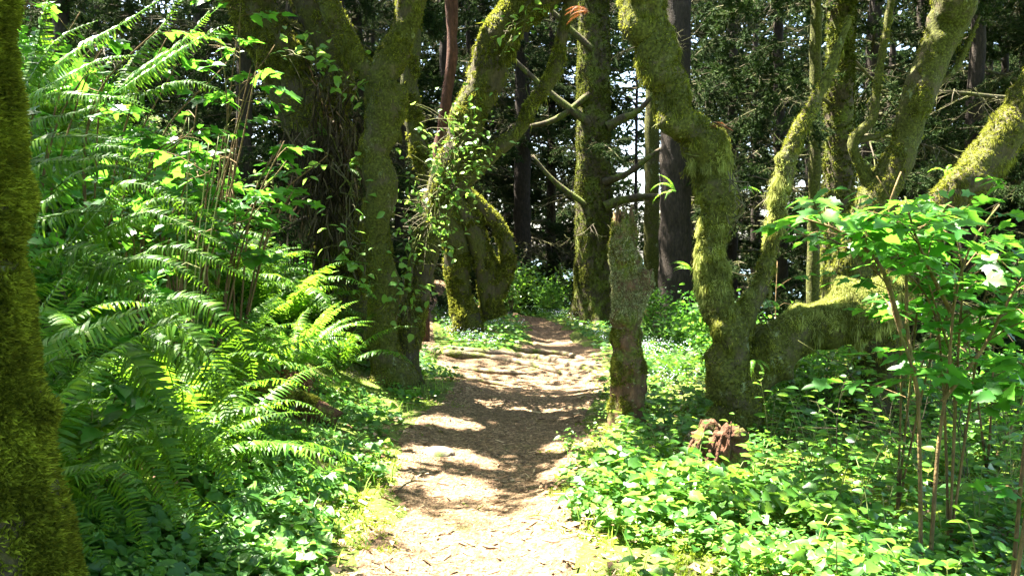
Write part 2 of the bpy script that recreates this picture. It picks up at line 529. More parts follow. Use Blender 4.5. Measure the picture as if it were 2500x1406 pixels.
M_PATH = soil_mat('path_litter', [(0.035, 0.018, 0.008), (0.115, 0.072, 0.037), (0.30, 0.215, 0.125)], 26, 0.9, patch=(0.085, 0.10, 0.02), pscale=1.3, plo=0.6, phi=0.72)
M_GROUND = soil_mat('mossy_ground', [(0.02, 0.014, 0.008), (0.06, 0.045, 0.02), (0.12, 0.085, 0.045)], 18, 0.9, patch=(0.075, 0.11, 0.012), pscale=1.1, plo=0.36, phi=0.5)
M_STONE = soil_mat('pale_stone', [(0.06, 0.05, 0.035), (0.12, 0.10, 0.075), (0.2, 0.17, 0.13)], 12, 0.5, patch=(0.1, 0.12, 0.03), pscale=3, plo=0.55, phi=0.65)

mw, nt = newmat('sea_water')
o_ = nt.nodes.new('ShaderNodeOutputMaterial'); p_ = nt.nodes.new('ShaderNodeBsdfPrincipled')
p_.inputs['Base Color'].default_value = (0.10, 0.16, 0.18, 1); p_.inputs['Roughness'].default_value = 0.25
n_ = nt.nodes.new('ShaderNodeTexNoise'); n_.inputs['Scale'].default_value = 0.2; n_.inputs['Detail'].default_value = 6
t_ = nt.nodes.new('ShaderNodeTexCoord'); b_ = nt.nodes.new('ShaderNodeBump'); b_.inputs['Strength'].default_value = 0.5; b_.inputs['Distance'].default_value = 1
nt.links.new(t_.outputs['Object'], n_.inputs['Vector']); nt.links.new(n_.outputs[0], b_.inputs['Height']); nt.links.new(b_.outputs[0], p_.inputs['Normal'])
nt.links.new(p_.outputs[0], o_.inputs[0])
M_SEA = mw

# ------------------------------------------------------------------ setting: ground, paths, sea
def axis(a, b, st, far, g=1.22):
    mid = list(np.arange(a, b, st))
    lo, hi, s = [a], [mid[-1]], st
    while hi[-1] < far:
        s *= g
        hi.append(hi[-1] + s)
        lo.append(lo[-1] - s)
    return np.array(lo[::-1][:-1] + mid + hi[1:])


gx, gy = axis(-4.2, 5.0, 0.07, 400), axis(0.5, 13.5, 0.07, 400)
GX, GY = np.meshgrid(gx, gy)
tt = np.abs(path_t(GX, GY))
Z = H(GX, GY)
Z -= 0.05 * (1 - sstep(tt, 0.75, 0.98)) * (GY < 24) * (GY > -5)


def curve_fork(x, y):      # distance to the side path centreline
    cx = np.interp(y, [12.5, 15, 19, 24, 30], [-0.8, -1.75, -2.2, -2.1, -2.6])
    return np.abs(x - cx)


fk = curve_fork(GX, GY)
Z -= 0.05 * (1 - sstep(fk, 0.35, 0.5)) * (GY > 13) * (GY < 30)
nx, ny = len(gx), len(gy)
idx = np.arange(nx * ny).reshape(ny, nx)
Qg = np.stack([idx[:-1, :-1], idx[:-1, 1:], idx[1:, 1:], idx[1:, :-1]], -1).reshape(-1, 4)
ground = obj('ground', mesh('ground', np.stack([GX, GY, Z], -1).reshape(-1, 3), [Qg], M_GROUND, True), kind='structure')

ys = np.arange(-4.5, 23.8, 0.06)
ss = np.linspace(-1.12, 1.12, 46)
l, r = np.interp(ys, PY, PL), np.interp(ys, PY, PR)
XX = ((l + r) / 2)[:, None] + ((r - l) / 2)[:, None] * ss[None]
XX += 0.13 * fbm(np.stack([XX * 0 + np.sign(ss)[None] * 3, np.repeat(ys[:, None], 46, 1) * 1.7, XX * 0], -1), 5, 3) * np.abs(ss)[None]
YY = np.repeat(ys[:, None], 46, 1)
ZZ = H(XX, YY) + 0.008 - 0.06 * sstep(np.abs(ss), 0.93, 1.12)[None] + 0.008 * fbm(np.stack([XX, YY, XX * 0], -1) * 9, 8, 3)
ix = np.arange(XX.size).reshape(XX.shape)
Qp = np.stack([ix[:-1, :-1], ix[:-1, 1:], ix[1:, 1:], ix[1:, :-1]], -1).reshape(-1, 4)
obj('path', mesh('path', np.stack([XX, YY, ZZ], -1).reshape(-1, 3), [Qp], M_PATH, True), kind='structure')
ys = np.arange(13, 29.8, 0.12)
ss = np.linspace(-1, 1, 14)
cx = np.interp(ys, [12.5, 15, 19, 24, 30], [-0.8, -1.75, -2.2, -2.1, -2.6])
XX = cx[:, None] + 0.52 * ss[None]
YY = np.repeat(ys[:, None], 14, 1)
ZZ = H(XX, YY) + 0.008 - 0.06 * sstep(np.abs(ss), 0.75, 1)[None]
ix = np.arange(XX.size).reshape(XX.shape)
Qp = np.stack([ix[:-1, :-1], ix[:-1, 1:], ix[1:, 1:], ix[1:, :-1]], -1).reshape(-1, 4)
obj('side_path', mesh('side_path', np.stack([XX, YY, ZZ], -1).reshape(-1, 3), [Qp], M_PATH, True), kind='structure')
th = np.linspace(0, 2 * np.pi, 64, endpoint=False)
V = np.concatenate([[[0, 0, -90.0]], np.stack([15000 * np.cos(th), 15000 * np.sin(th), th * 0 - 90], -1)])
obj('sea_water', mesh('sea_water', V, [np.stack([np.zeros(64, int), 1 + np.arange(64), 1 + (np.arange(64) + 1) % 64], -1)], M_SEA), kind='structure')

# ------------------------------------------------------------------ leaf templates (tip along +X, face up +Z)
def outline_leaf(pts, fold=0.12, droop=0.18):
    """pts: half outline [(x, y)...] from base to tip; a folded blade with a midrib"""
    pts = np.array(pts, float)
    n = len(pts)
    mid = np.stack([pts[:, 0], pts[:, 0] * 0, -droop * pts[:, 0] ** 2], -1)
    def side(s):
        y = pts[:, 1]
        return np.stack([pts[:, 0], s * y, -droop * pts[:, 0] ** 2 + fold * y], -1)
    V = np.concatenate([mid, side(1), side(-1)])
    a = np.arange(n - 1)
    q1 = np.stack([a, a + 1, n + a + 1, n + a], -1)
    q2 = np.stack([a, 2 * n + a, 2 * n + a + 1, a + 1], -1)
    return V, [np.concatenate([q1, q2])]


OVAL = outline_leaf([(0, 0.02), (0.15, 0.2), (0.4, 0.3), (0.7, 0.22), (0.9, 0.09), (1.0, 0.0)], 0.25, 0.22)
HEART = outline_leaf([(0.0, 0.0), (-0.12, 0.16), (-0.08, 0.36), (0.15, 0.47), (0.45, 0.42), (0.75, 0.22), (1.0, 0.0)], 0.22, 0.25)
TOOTH = outline_leaf([(0, 0.0), (0.02, 0.22), (0.12, 0.33), (0.22, 0.28), (0.3, 0.42), (0.4, 0.31), (0.5, 0.36), (0.62, 0.2), (0.74, 0.2), (0.86, 0.08), (1.0, 0.0)], 0.2, 0.25)
HEART_S = outline_leaf([(0.0, 0.0), (-0.1, 0.3), (0.22, 0.46), (0.62, 0.34), (1.0, 0.0)], 0.22, 0.25)
TOOTH_S = outline_leaf([(0, 0.0), (0.12, 0.34), (0.25, 0.27), (0.45, 0.4), (0.7, 0.18), (1.0, 0.0)], 0.2, 0.25)
SMALL = outline_leaf([(0, 0.02), (0.4, 0.3), (1.0, 0.0)], 0.25, 0.22)
def _maple():
    ang = [180, 150, 120, 95, 80, 62, 45, 34, 24, 12, 0]
    rad = [0.0, 0.18, 0.5, 0.52, 0.42, 0.75, 0.55, 0.58, 0.5, 0.8, 1.0]
    # three broad lobes with toothed edges
    P = [(0, 0)] + [(r * math.cos(math.radians(a)) * 0.9 + 0.1, r * math.sin(math.radians(a)) * 0.8) for a, r in zip(ang[2:], rad[2:])]
    return P
_mp = _maple()
_v = np.array([[x, y, -0.22 * x * x + 0.1 * y - 0.1 * y * y] for x, y in _mp] + [[x, -y, -0.22 * x * x + 0.1 * y - 0.1 * y * y] for x, y in _mp[1:-1]] + [[0.35, 0, -0.05]])
_n = len(_mp)
_ring = list(range(_n)) + list(range(_n + _n - 3, _n - 1, -1))
_c = len(_v) - 1
MAPLE = (_v, [np.array([[_c, _ring[i], _ring[(i + 1) % len(_ring)]] for i in range(len(_ring))])])
QUADLEAF = (np.array([[0, 0, 0], [0.5, 0.32, 0.05], [1, 0, -0.1], [0.5, -0.32, 0.05]]), [np.array([[0, 1, 2, 3]])])
CHIP = (np.array([[-0.5, -0.07, 0], [0.5, -0.05, 0.02], [0.5, 0.06, 0.03], [-0.5, 0.05, 0.01]]), [np.array([[0, 1, 2, 3]])])
_t = []
_f = []
for k in range(4):
    a = k * 1.65
    b = len(_t)
    dx, dy = math.cos(a), math.sin(a)
    _t += [[dx * .1 - dy * .22, dy * .1 + dx * .22, 0], [dx * .1 + dy * .22, dy * .1 - dx * .22, 0], [dx * .55, dy * .55, 0.9 - 0.15 * (k % 2)]]
    _f.append([b, b + 1, b + 2])
TUFT = (np.array(_t), [np.array(_f)])
STRAND = (np.array([[-.07, 0, 0], [.07, 0, 0], [-.10, .12, -.5], [.06, .10, -.5], [0, .04, -1.0]]), [np.array([[0, 1, 3, 2]]), np.array([[2, 3, 4]])])
BLADE = (np.array([[-.03, 0, 0], [.03, 0, 0], [-.025, .12, .5], [.025, .12, .5], [0, .45, .95]]), [np.array([[0, 1, 3, 2]]), np.array([[2, 3, 4]])])

# ------------------------------------------------------------------ ferns
def frond(P, lp, spacing=0.021, wid=0.16, droop=0.5, base_bare=0.12, up=(0, 0, 1), tipcurl=0, jit=0.19, side_hint=None):
    """V, faces of a frond along polyline P: rachis and its leaflets"""
    P = np.asarray(P, float)
    L = np.linalg.norm(np.diff(P, axis=0), axis=1).sum()
    n = max(8, int(L * (1 - base_bare) / spacing))
    C = crom(P, 200)
    T = nrm(np.gradient(C, axis=0))
    s = base_bare + (1 - base_bare) * (np.arange(n) + 0.5) / n
    ii = (s * 199).astype(int)
    c, t = C[ii], T[ii]
    u = np.array(up, float)[None]
    N = nrm(u - t * (t @ u[0])[:, None])
    B = np.cross(N, t)
    x = (s - base_bare) / (1 - base_bare)
    prof = np.minimum(1, 0.55 + 2.2 * x) * np.power(np.clip(1 - x, 0, 1), 0.62) * 1.15 + 0.03
    ln = lp * np.clip(prof, 0, 1)
    st = [(0, .7), (.12, 1.3), (.5, 1.1), (.82, .68), (1, .03)]
    tv, m = [], len(st)
    for a, w in st:
        tv.append([a, wid * w / 2, -droop * a * a + 0.02])
        tv.append([a, -wid * w / 2, -droop * a * a])
    tv = np.array(tv)
    tf = [np.array([[2 * i, 2 * i + 1, 2 * i + 3, 2 * i + 2] for i in range(m - 1)])]
    parts = []
    for sg in (1, -1):
        d = B * sg + t * (0.22 + 0.35 * x[:, None] ** 2) + rng.normal(size=B.shape) * jit * np.array([.6, .6, .6])
        zz = N + rng.normal(size=B.shape) * jit * 1.3
        R = frames(d, zz)
        keep = rng.random(n) > 0.02
        parts.append(inst(tv, tf, R[keep], c[keep] + N[keep] * 0.002, np.stack([ln, np.clip(ln, lp * .35, None), ln], -1)[keep] * (0.92 + 0.16 * rng.random((keep.sum(), 1)))))
    rr = np.linspace(0.0045, 0.0012, 6) * (L / 1.0) ** 0.5
    parts.append(tube(crom(P, 6), rr, 4, max(0.04, L / 18)))
    return join(parts)


def arch(L, e0, e1, yaw=0.0, n=9):
    """planar arching polyline from the origin, elevation going from e0 to e1 degrees"""
    p, out = np.zeros(3), [np.zeros(3)]
    for i in range(n):
        s = (i + .5) / n
        e = math.radians(e0 + (e1 - e0) * s ** 1.1)
        a = yaw * s
        p = p + np.array([math.cos(e) * math.cos(a), math.cos(e) * math.sin(a), math.sin(e)]) * L / n
        out.append(p)
    return np.array(out)


FRONDS = []
for k, (e0, e1, yw, lp) in enumerate([(70, -25, .15, .10), (60, -45, -.2, .105), (80, 0, .1, .095), (50, -30, .3, .11), (75, -60, -.1, .10), (65, -10, -.3, .09)]):
    V, Fl = frond(arch(1.0, e0, e1, yw), lp, 0.023)
    FRONDS.append(mesh('frond', V, Fl, M_FERN))
FRONDS_Y = []
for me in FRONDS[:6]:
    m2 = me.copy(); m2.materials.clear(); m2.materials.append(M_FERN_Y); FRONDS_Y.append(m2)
FRONDS_D = []
for me in FRONDS[3:5]:
    m2 = me.copy(); m2.materials.clear(); m2.materials.append(M_FERN_D); FRONDS_D.append(m2)


def fern(loc, n, size, label, group=None, lean=0.0, spread=360, lit_young=0, dead=0, tilt=(-8, 18), cat='fern', meshes=None):
    root = empty('sword_fern', loc, label, cat, group)
    for i in range(n):
        a = math.radians(lean + (i + .5 + random.uniform(-.35, .35)) / n * spread - spread / 2)
        ti = math.radians(random.uniform(*tilt))
        me = random.choice(meshes or (FRONDS_Y if random.random() < lit_young else FRONDS))
        s = size * random.uniform(.72, 1.12)
        m = Matrix.Translation((math.cos(a) * .03, math.sin(a) * .03, 0)) @ Matrix.Rotation(a, 4, 'Z') @ Matrix.Rotation(ti, 4, 'Y') @ Matrix.Rotation(random.uniform(-.35, .35), 4, 'X') @ Matrix.Diagonal((s, s * random.choice((-1, 1)), s, 1))
        obj('frond', me, root, m)
    for i in range(dead):
        a = math.radians(random.uniform(0, 360)) if spread > 300 else math.radians(lean + random.uniform(-90, 90))
        s = size * random.uniform(.5, .75)
        m = Matrix.Rotation(a, 4, 'Z') @ Matrix.Rotation(math.radians(random.uniform(40, 62)), 4, 'Y') @ Matrix.Scale(s, 4)
        o = obj('dead_frond', random.choice(FRONDS_D), root, m)
        o['label'] = 'dead red-brown frond hanging under the fern'
    return root


# ------------------------------------------------------------------ tree helpers
def tr_pts(spec, d):
    """spec: list (px, py, width_px[, depth]) -> points, radii"""
    P, R = [], []
    for q in spec:
        dd = q[3] if len(q) > 3 else d
        P.append(at(q[0], q[1], dd))
        R.append(q[2] / F * dd / 2)
    return np.array(P), np.array(R)


def to_ground(P, R, k=1.1):
    """lower the first point into the ground"""
    g = gz(P[0][0], P[0][1]) - 0.12
    if P[0][2] > g:
        P = np.concatenate([[[P[0][0], P[0][1], g]], P]); R = np.concatenate([[R[0] * k], R])
    return P, R


def moss_on(root, o0, VF, n, size, mat, name='moss', w=None, strand=0, ssize=(.05, .12), smat=None, grav=0.25):
    V, Fl = VF
    Q = [f for f in Fl if f.shape[1] == 4][0]
    X, N = sample(V, Q, n, w)
    D = nrm(N + np.array([[0, 0, -grav]]) + rng.normal(size=N.shape) * .35)
    s = rng.uniform(size[0], size[1], n)
    parts = [inst(*TUFT, frames_z(D, rng.random(n) * 6.3), X - N * 0.004, s)]
    me = mesh(name, parts[0][0] - o0, parts[0][1], mat)
    obj(name, me, root, kind='stuff')
    if strand:
        X, N = sample(V, Q, strand, w)
        keep = N[:, 2] < 0.75
        X, N = X[keep], N[keep]
        s = rng.uniform(ssize[0], ssize[1], len(X))
        R = frames_z(np.array([[0, 0, 1.0]]) + rng.normal(size=N.shape) * .38, rng.random(len(X)) * 6.3)
        Vs, Fs = inst(*STRAND, R, X + N * 0.012, np.stack([s * .6, s * .6, s], -1))
        obj('hanging_moss', mesh('hanging_moss', Vs - o0, Fs, smat or mat), root, kind='stuff')


CANOPY_LIT = []          # (point, radius): the crowns keep a gap above these places


def lit(px, py, r, d=None, n=None):
    p = ground_at(px, py) if d is None else at(px, py, d)
    CANOPY_LIT.append((p, r))


# path and banks
for a in [(1150, 1345, .28), (1000, 1270, .2), (1290, 1290, .26), (1390, 1220, .25), (1440, 1140, .25), (1130, 1390, .25), (1330, 1370, .28), (1470, 1340, .26),
          (920, 1260, .13), (1010, 1330, .12), (1090, 1110, .22), (990, 1120, .18), (1180, 1130, .16), (1390, 1090, .2), (1190, 985, .16), (1270, 1000, .15), (1350, 1005, .14), (1440, 1005, .14),
          (1140, 970, .12), (1230, 945, .16), (1360, 950, .16), (1440, 940, .14), (1340, 880, .2), (1200, 880, .2), (1250, 862, .2), (1120, 860, .2), (1420, 890, .2),
          (1600, 1220, .3), (1560, 1300, .2), (1700, 1330, .15), (1990, 1180, .24), (2090, 1130, .22), (1900, 1250, .16), (1800, 1210, .22), (2150, 1180, .2), (2300, 1250, .14), (1500, 1080, .2),
          (700, 1225, .16), (780, 1250, .14), (620, 1190, .12), (850, 1290, .14), (840, 1050, .15), (560, 1130, .1), (1950, 960, .25), (2050, 1010, .18), (1650, 960, .2), (2350, 1100, .2),
          (1240, 850, .25), (1220, 790, .3), (1700, 880, .3), (1620, 1030, .15), (1850, 1120, .14), (2450, 1150, .15), (2200, 1330, .14), (1940, 1340, .14), (960, 920, .15), (1060, 900, .2),
          (1200, 845, .3), (1600, 870, .4)]:
    lit(*a)
for a in [(770, 780, .42, 8.3), (700, 820, .3, 8.3), (700, 600, .4, 9.5), (1070, 430, .3, 9.8), (1120, 340, .25, 9.8), (1040, 520, .2, 9.8), (1700, 620, .16, 7.4), (1690, 680, .12, 7.4), (2080, 690, .3, 7.4), (1980, 740, .2, 7.4), (2150, 740, .2, 7.3),
          (1760, 370, .2, 7.4), (1640, 180, .14, 7.4), (290, 70, .16, 4.2), (380, 20, .12, 4.2), (470, 70, .2, 4.6), (250, 150, .14, 4.2), (330, 150, .14, 4.4), (530, 725, .07, 3.9), (200, 850, .07, 3.3), (270, 1140, .1, 3.5),
          (470, 490, .15, 6), (600, 510, .2, 6), (430, 330, .12, 6), (650, 300, .2, 7), (730, 130, .2, 9), (810, 140, .2, 9), (1300, 710, .9, 24), (1910, 400, .15, 7.4), (1880, 600, .12, 7.3), (2430, 380, .3, 8.2), (2300, 510, .2, 8.2), (2220, 640, .25, 4.4), (2100, 560, .15, 4.4), (2200, 800, .15, 4.4), (1990, 100, .3, 11.5),
          (2050, 60, .3, 12), (1530, 620, .1, 7.7), (1165, 300, .25, 10), (1240, 80, .25, 10), (1230, 380, .2, 10), (1270, 640, .3, 14), (700, 480, .3, 9), (720, 620, .3, 9), (1740, 1110, .22, 6.2), (1140, 700, .5, 16.3), (1235, 600, .5, 16.3), (1120, 560, .4, 16.3), (820, 760, .3, 8.3), (1530, 720, .12, 7.7), (2000, 700, .25, 7.3), (2330, 480, .3, 7.5), (1700, 560, .12, 7.4), (1720, 300, .2, 7.4), (1600, 60, .15, 7.4), (1640, 130, 1.2, 12), (2300, 700, .2, 4.3), (1960, 560, .15, 4.2), (2400, 560, .15, 4.3), (50, 900, .12, 2.6), (110, 1150, .08, 2.6), (120, 1000, .08, 2.7), (2110, 380, .3, 10), (2280, 150, .2, 10), (1010, 60, .15, 9.5), (740, 60, .2, 10.4), (1060, 720, .4, 24)]:
    CANOPY_LIT.append((at(a[0], a[1], a[3]), a[2]))
for a in [(925, 400, .14, 9.2), (915, 620, .12, 9.2), (985, 830, .16, 9.2), (1165, 415, .14, 9.8), (1215, 362, .14, 9.8), (1270, 312, .14, 9.8), (1305, 250, .14, 9.8), (1350, 190, .14, 9.8), (1375, 90, .12, 9.8), (1140, 250, .16, 9.8),
          (1690, 330, .2, 7.3), (1580, 40, .2, 7.3), (2300, 80, .25, 10), (1960, 300, .14, 7.4), (2040, 300, .3, 11.8), (2165, 100, .14, 10), (690, 180, .2, 10.2), (600, 60, .2, 10.2), (1480, 300, .7, 19.5), (1440, 650, .7, 19.5), (1750, 560, .12, 7.3)]:
    CANOPY_LIT.append((at(a[0], a[1], a[3]), a[2]))
for i in range(34):
    CANOPY_LIT.append((at(rng.uniform(90, 720), rng.uniform(-20, 330), rng.uniform(4.4, 7.2)), rng.uniform(.1, .24)))
for i in range(5):
    CANOPY_LIT.append((at(rng.uniform(120, 600), rng.uniform(400, 1000), rng.uniform(3.5, 4.6)), rng.uniform(.05, .11)))
for i in range(16):
    CANOPY_LIT.append((ground_at(rng.uniform(520, 900), rng.uniform(1080, 1330)), rng.uniform(.07, .16)))
for i in range(14):
    CANOPY_LIT.append((ground_at(rng.uniform(1850, 2450), rng.uniform(920, 1200)), rng.uniform(.15, .3)))
LP = np.array([p for p, r in CANOPY_LIT])
LR = np.array([r for p, r in CANOPY_LIT])


def gap_mask(C, k=1.0):  # leaves out whatever would shade the spots kept lit
    keep = np.ones(len(C), bool)
    for p, r in zip(LP, LR):
        v = C - p
        s = v @ S
        d2 = (v ** 2).sum(1) - s * s
        keep &= ~((d2 < (r * k) ** 2) & (s > 0.7))
    return keep


def crown(root, o0, centre, rad, n, size=.14, mat=None):  # crowns out of view, filled to shade the scene and cut open sunward
    n = int(n * 1.05)
    """a crown of leaf clumps round centre"""
    nc = max(8, n // 60)
    cc = rdir(nc) * (rng.random((nc, 1)) ** 0.4) * np.array(rad) + np.array(centre)
    C = cc[rng.integers(0, nc, n)] + rng.normal(size=(n, 3)) * np.array([.42, .42, .22])
    C = C[C[:, 2] > H(C[:, 0], C[:, 1]) + 2.0]
    vis = C[:, 2] < CAMZ + (C[:, 1]) * 0.30 + 0.15
    C = C[~((C[:, 1] > 0) & vis & (np.abs(C[:, 0]) < C[:, 1] * .62 + .3) & (C[:, 1] < 14))]
    C = C[gap_mask(C, 1.3)]
    G = C - S[None] * (C[:, 2:3] / S[2])          # sun flecks: the crowns are open in places
    C = C[fbm(np.stack([G[:, 0] * 1.1, G[:, 1] * .7, G[:, 0] * 0], -1), 91, 2) < .62]
    n = len(C)
    X = rdir(n) * np.array([1, 1, .5])
    R = frames(X, np.array([[0, 0, 1.0]]) + rng.normal(size=(n, 3)) * .5)
    V, Fl = inst(*QUADLEAF, R, C, rng.uniform(size * .7, size * 1.3, n))
    obj('crown', mesh('crown', V - o0, Fl, mat or M_CANOPY), root, kind='stuff')
    return cc


def limbs_to(root, o0, start, centre, rad, k, r0, mat):
    for i in range(k):
        e = np.array(centre) + rdir(1)[0] * np.array(rad) * .8
        m_ = (start + e) / 2 + np.array([0, 0, .4]) + rng.normal(size=3) * .2
        V, Fl = tube([start, m_, e], [r0, r0 * .6, .015], 7, .25, .1, 3, i)
        obj('limb', mesh('limb', V - o0, Fl, mat, True), root)


# ------------------------------------------------------------------ TREES of the foreground
# T1: the moss-covered trunk at the left edge
P, R = tr_pts([(-8, 1500, 380), (-16, 1400, 350), (-34, 1200, 314), (-56, 1000, 284), (-74, 850, 262), (-92, 600, 256), (-106, 350, 262), (-116, 100, 256), (-124, -200, 246), (-150, -900, 220), (-200, -2000, 150)], 2.75)
P, R = to_ground(P, R)
o0 = P[0].copy()
tree = empty('mossy_tree', o0, 'thick trunk furred all over with moss, closest to the viewer at the left edge', 'tree')
T1 = tube(P, R, 56, .035, .07, 7, 3, flare=(.35, .12, 4), bs2=(24, .010), knobs=30)
obj('trunk', mesh('trunk', T1[0] - o0, T1[1], M_BARKM, True), tree)
moss_on(tree, o0, T1, 52000, (.013, .040), M_MOSS_N, w=lambda N, c: (c[:, 2] < 3.2) * (N[:, 0] > -.5) * (N[:, 1] < .6) * np.clip(.8 + 1.3 * fbm(c * 9, 2), .05, 3) + .001, grav=.1)
crown(tree, o0, (-1.2, 1.6, 6.2), (3.4, 3.2, 1.4), 15000)  # added overhead, out of view, to shade the near ground
limbs_to(tree, o0, P[-2], (-1.2, 1.6, 6.2), (3.4, 3.2, 1.4), 5, .06, M_BARKM)


def clump_moss(root, o0, VF, ncl, zmax, mat=None, w=None, ln=(.03, .11), per=70):
    V, Fl = VF
    Q = [f for f in Fl if f.shape[1] == 4][0]
    X, N = sample(V, Q, ncl, w or (lambda N, c: (c[:, 2] < zmax) * (c[:, 2] > .5) * (N[:, 1] < .4) * (N[:, 2] < .6) * (N[:, 2] > -.9) * (.3 + np.abs(N[:, 0]))))
    cs = rng.uniform(.35, 1.0, ncl)
    i = np.repeat(np.arange(ncl), per)
    off = rng.normal(size=(len(i), 3)) * (.045 * cs[i])[:, None] * [1, 1, .8]
    off -= N[i] * (off * N[i]).sum(1)[:, None] * .85
    L = rng.uniform(ln[0], ln[1], len(i)) * cs[i] * np.exp(-(off ** 2).sum(1) / .004)
    R = frames_z(np.array([[0, 0, 1.0]]) - N[i] * .15 + rng.normal(size=(len(i), 3)) * .22, rng.random(len(i)) * 6.3)
    Vs, Fs = inst(*STRAND, R, X[i] + off + N[i] * .012, np.stack([L * .28 + .006, L * .28 + .006, L + .012], -1))
    obj('moss_clumps', mesh('moss_clumps', Vs - o0, Fs, mat or M_MOSS), root, kind='stuff')


def big_tree(name, label, spec, d, mat, sides=36, bump=.16, flare=(.3, .3, 4), moss=6000, msize=(.015, .04), mmat=None, strand=0, limbs=(), crown_at=None, crown_r=(2.6, 2.6, 1.5), crown_n=7000, ground=True, w=None, bs2=(11, .014), step=.05, ssize=(.05, .12), seed=1, cat='tree', smat=None, group=None, rk=.9, knobs=26, clumps=0, kink=.1):
    P, R = tr_pts(spec, d)
    if ground: P, R = to_ground(P, R)
    o0 = P[0].copy()
    root = empty(name, o0, label, cat, group)
    if crown_at is not None:
        P = np.concatenate([P, [crown_at]]); R = np.concatenate([R, [R[-1] * .5]])
    R = R * rk
    P = crom(np.concatenate([P, R[:, None]], 1), 2 * len(P) - 1)      # kinks and swellings
    P, R = P[:, :3].copy(), P[:, 3].copy()
    P[1:-1] += rng.normal(size=P[1:-1].shape) * (R[1:-1] * .16)[:, None] * (kink > 0)
    R[1:-1] *= 1 + kink * rng.uniform(-1, 1, len(R) - 2)
    VF = tube(P, R, sides, step, bump, 5, seed, flare=flare if ground else None, bs2=bs2, knobs=knobs)
    obj('trunk', mesh('trunk', VF[0] - o0, VF[1], mat, True), root)
    allv = [VF]
    for sp in limbs:
        lp, lr = tr_pts(sp, d)
        b = tube(lp, lr * (rk + 1) / 2, max(12, sides // 2), step, bump * 1.1, 6, seed + len(allv), bs2=(16, .006), knobs=knobs // 2)
        obj('limb', mesh('limb', b[0] - o0, b[1], mat, True), root)
        allv.append(b)
    zmax = 1.5 + d * .32
    if moss:
        A = join(allv)
        ww = (lambda N, c: (c[:, 2] < zmax) * (N[:, 1] < .5) * (w(N, c) if w else (.01 + np.clip(3.5 * fbm(c * 3.5, seed + 20) + .1, 0, 1) + .5 * np.clip(N[:, 2], 0, 1)))) 
        moss_on(root, o0, A, moss, msize, mmat or M_MOSS, w=ww, strand=strand, ssize=ssize, smat=smat)
    zmax = 1.5 + d * .32
    if clumps:
        clump_moss(root, o0, join(allv), clumps, zmax)
    for k in range(int(knobs * .5)):      # short dead twigs on the bark
        A = allv[rng.integers(0, len(allv))]
        X, N = sample(A[0], [f for f in A[1] if f.shape[1] == 4][0], 1, lambda N, c: (c[:, 2] < zmax) * (c[:, 2] > .6) * (N[:, 1] < .6) + 1e-6)
        e = X[0] + (N[0] + rng.normal(size=3) * .4) * rng.uniform(.05, .22) + [0, 0, rng.uniform(0, .1)]
        V_, F_ = tube([X[0] - N[0] * .02, (X[0] + e) / 2 + rng.normal(size=3) * .012, e], [.006, .004, .002], 4, .04)
        obj('twig', mesh('twig', V_ - o0, F_, M_TWIG), root)
    if crown_at is not None:
        crown(root, o0, np.array(crown_at) + np.array([0, 0, .6]), crown_r, crown_n)
        limbs_to(root, o0, P[-1], np.array(crown_at) + np.array([0, 0, .6]), crown_r, 5, R[-1] * .8, mat)
    return root, o0, allv


# T2 : dark mossy trunk behind, leaning left, with forks
T2 = big_tree('mossy_tree', 'dark mossy tree leaning left behind the upright trunk, hung with dead fern litter',
              [(850, 860, 150), (835, 700, 130), (810, 500, 140), (770, 320, 150), (715, 210, 125), (660, 110, 125), (610, 0, 120), (560, -120, 110)], 10.6, M_BARKM, moss=9000, msize=(.015, .045),
              limbs=[[(790, 300, 100), (830, 190, 75), (800, 100, 72), (745, 0, 70), (700, -150, 60)], [(825, 190, 70), (850, 110, 60), (810, 30, 60), (775, -60, 55)], [(880, 150, 14), (770, 90, 16), (690, 45, 12), (640, 10, 9)]],
              crown_at=tuple(at(540, -500, 10.6)), crown_n=9000, strand=1500, seed=2, clumps=60)
# T3 : upright main trunk
T3 = big_tree('alder_tree', 'upright lichen-spotted trunk at the left side of the path, bare and flaring at its base',
              [(955, 950, 125), (948, 880, 108), (935, 760, 88), (925, 600, 84), (924, 480, 88), (930, 350, 94), (938, 250, 112), (965, 150, 96), (1000, 40, 84), (1015, -60, 80)], 9.6, M_BARKL, moss=5200, msize=(.012, .03),
              limbs=[[(925, 260, 60), (905, 190, 55), (850, 110, 55), (800, 10, 50), (780, -80, 45)]], crown_at=tuple(at(1060, -480, 9.4)), crown_n=11000, crown_r=(3.0, 2.8, 1.5), strand=350, ssize=(.03, .08), seed=3, rk=.8, clumps=40, flare=(.22, .35, 5))
# T4 : leaning trunk with the fork to the right
T4 = big_tree('alder_tree', 'slanting mossy trunk that leans right over the path, leafy climbers round its lower half',
              [(995, 900, 70), (1010, 790, 64), (1035, 640, 66), (1070, 500, 80), (1110, 390, 84), (1160, 280, 92), (1200, 170, 90), (1240, 60, 98), (1290, -60, 95)], 10.0, M_BARKM, moss=6500,
              limbs=[[(1085, 500, 44), (1160, 418, 40), (1215, 365, 38), (1268, 318, 34), (1300, 255, 32), (1345, 195, 36), (1368, 110, 28), (1390, 20, 30), (1440, -120, 24)],
                     [(1250, 60, 60), (1340, 0, 50), (1420, -60, 40)]],
              crown_at=tuple(at(1400, -520, 10.4)), crown_n=11000, crown_r=(3.0, 3.2, 1.5), strand=900, seed=4, clumps=60)
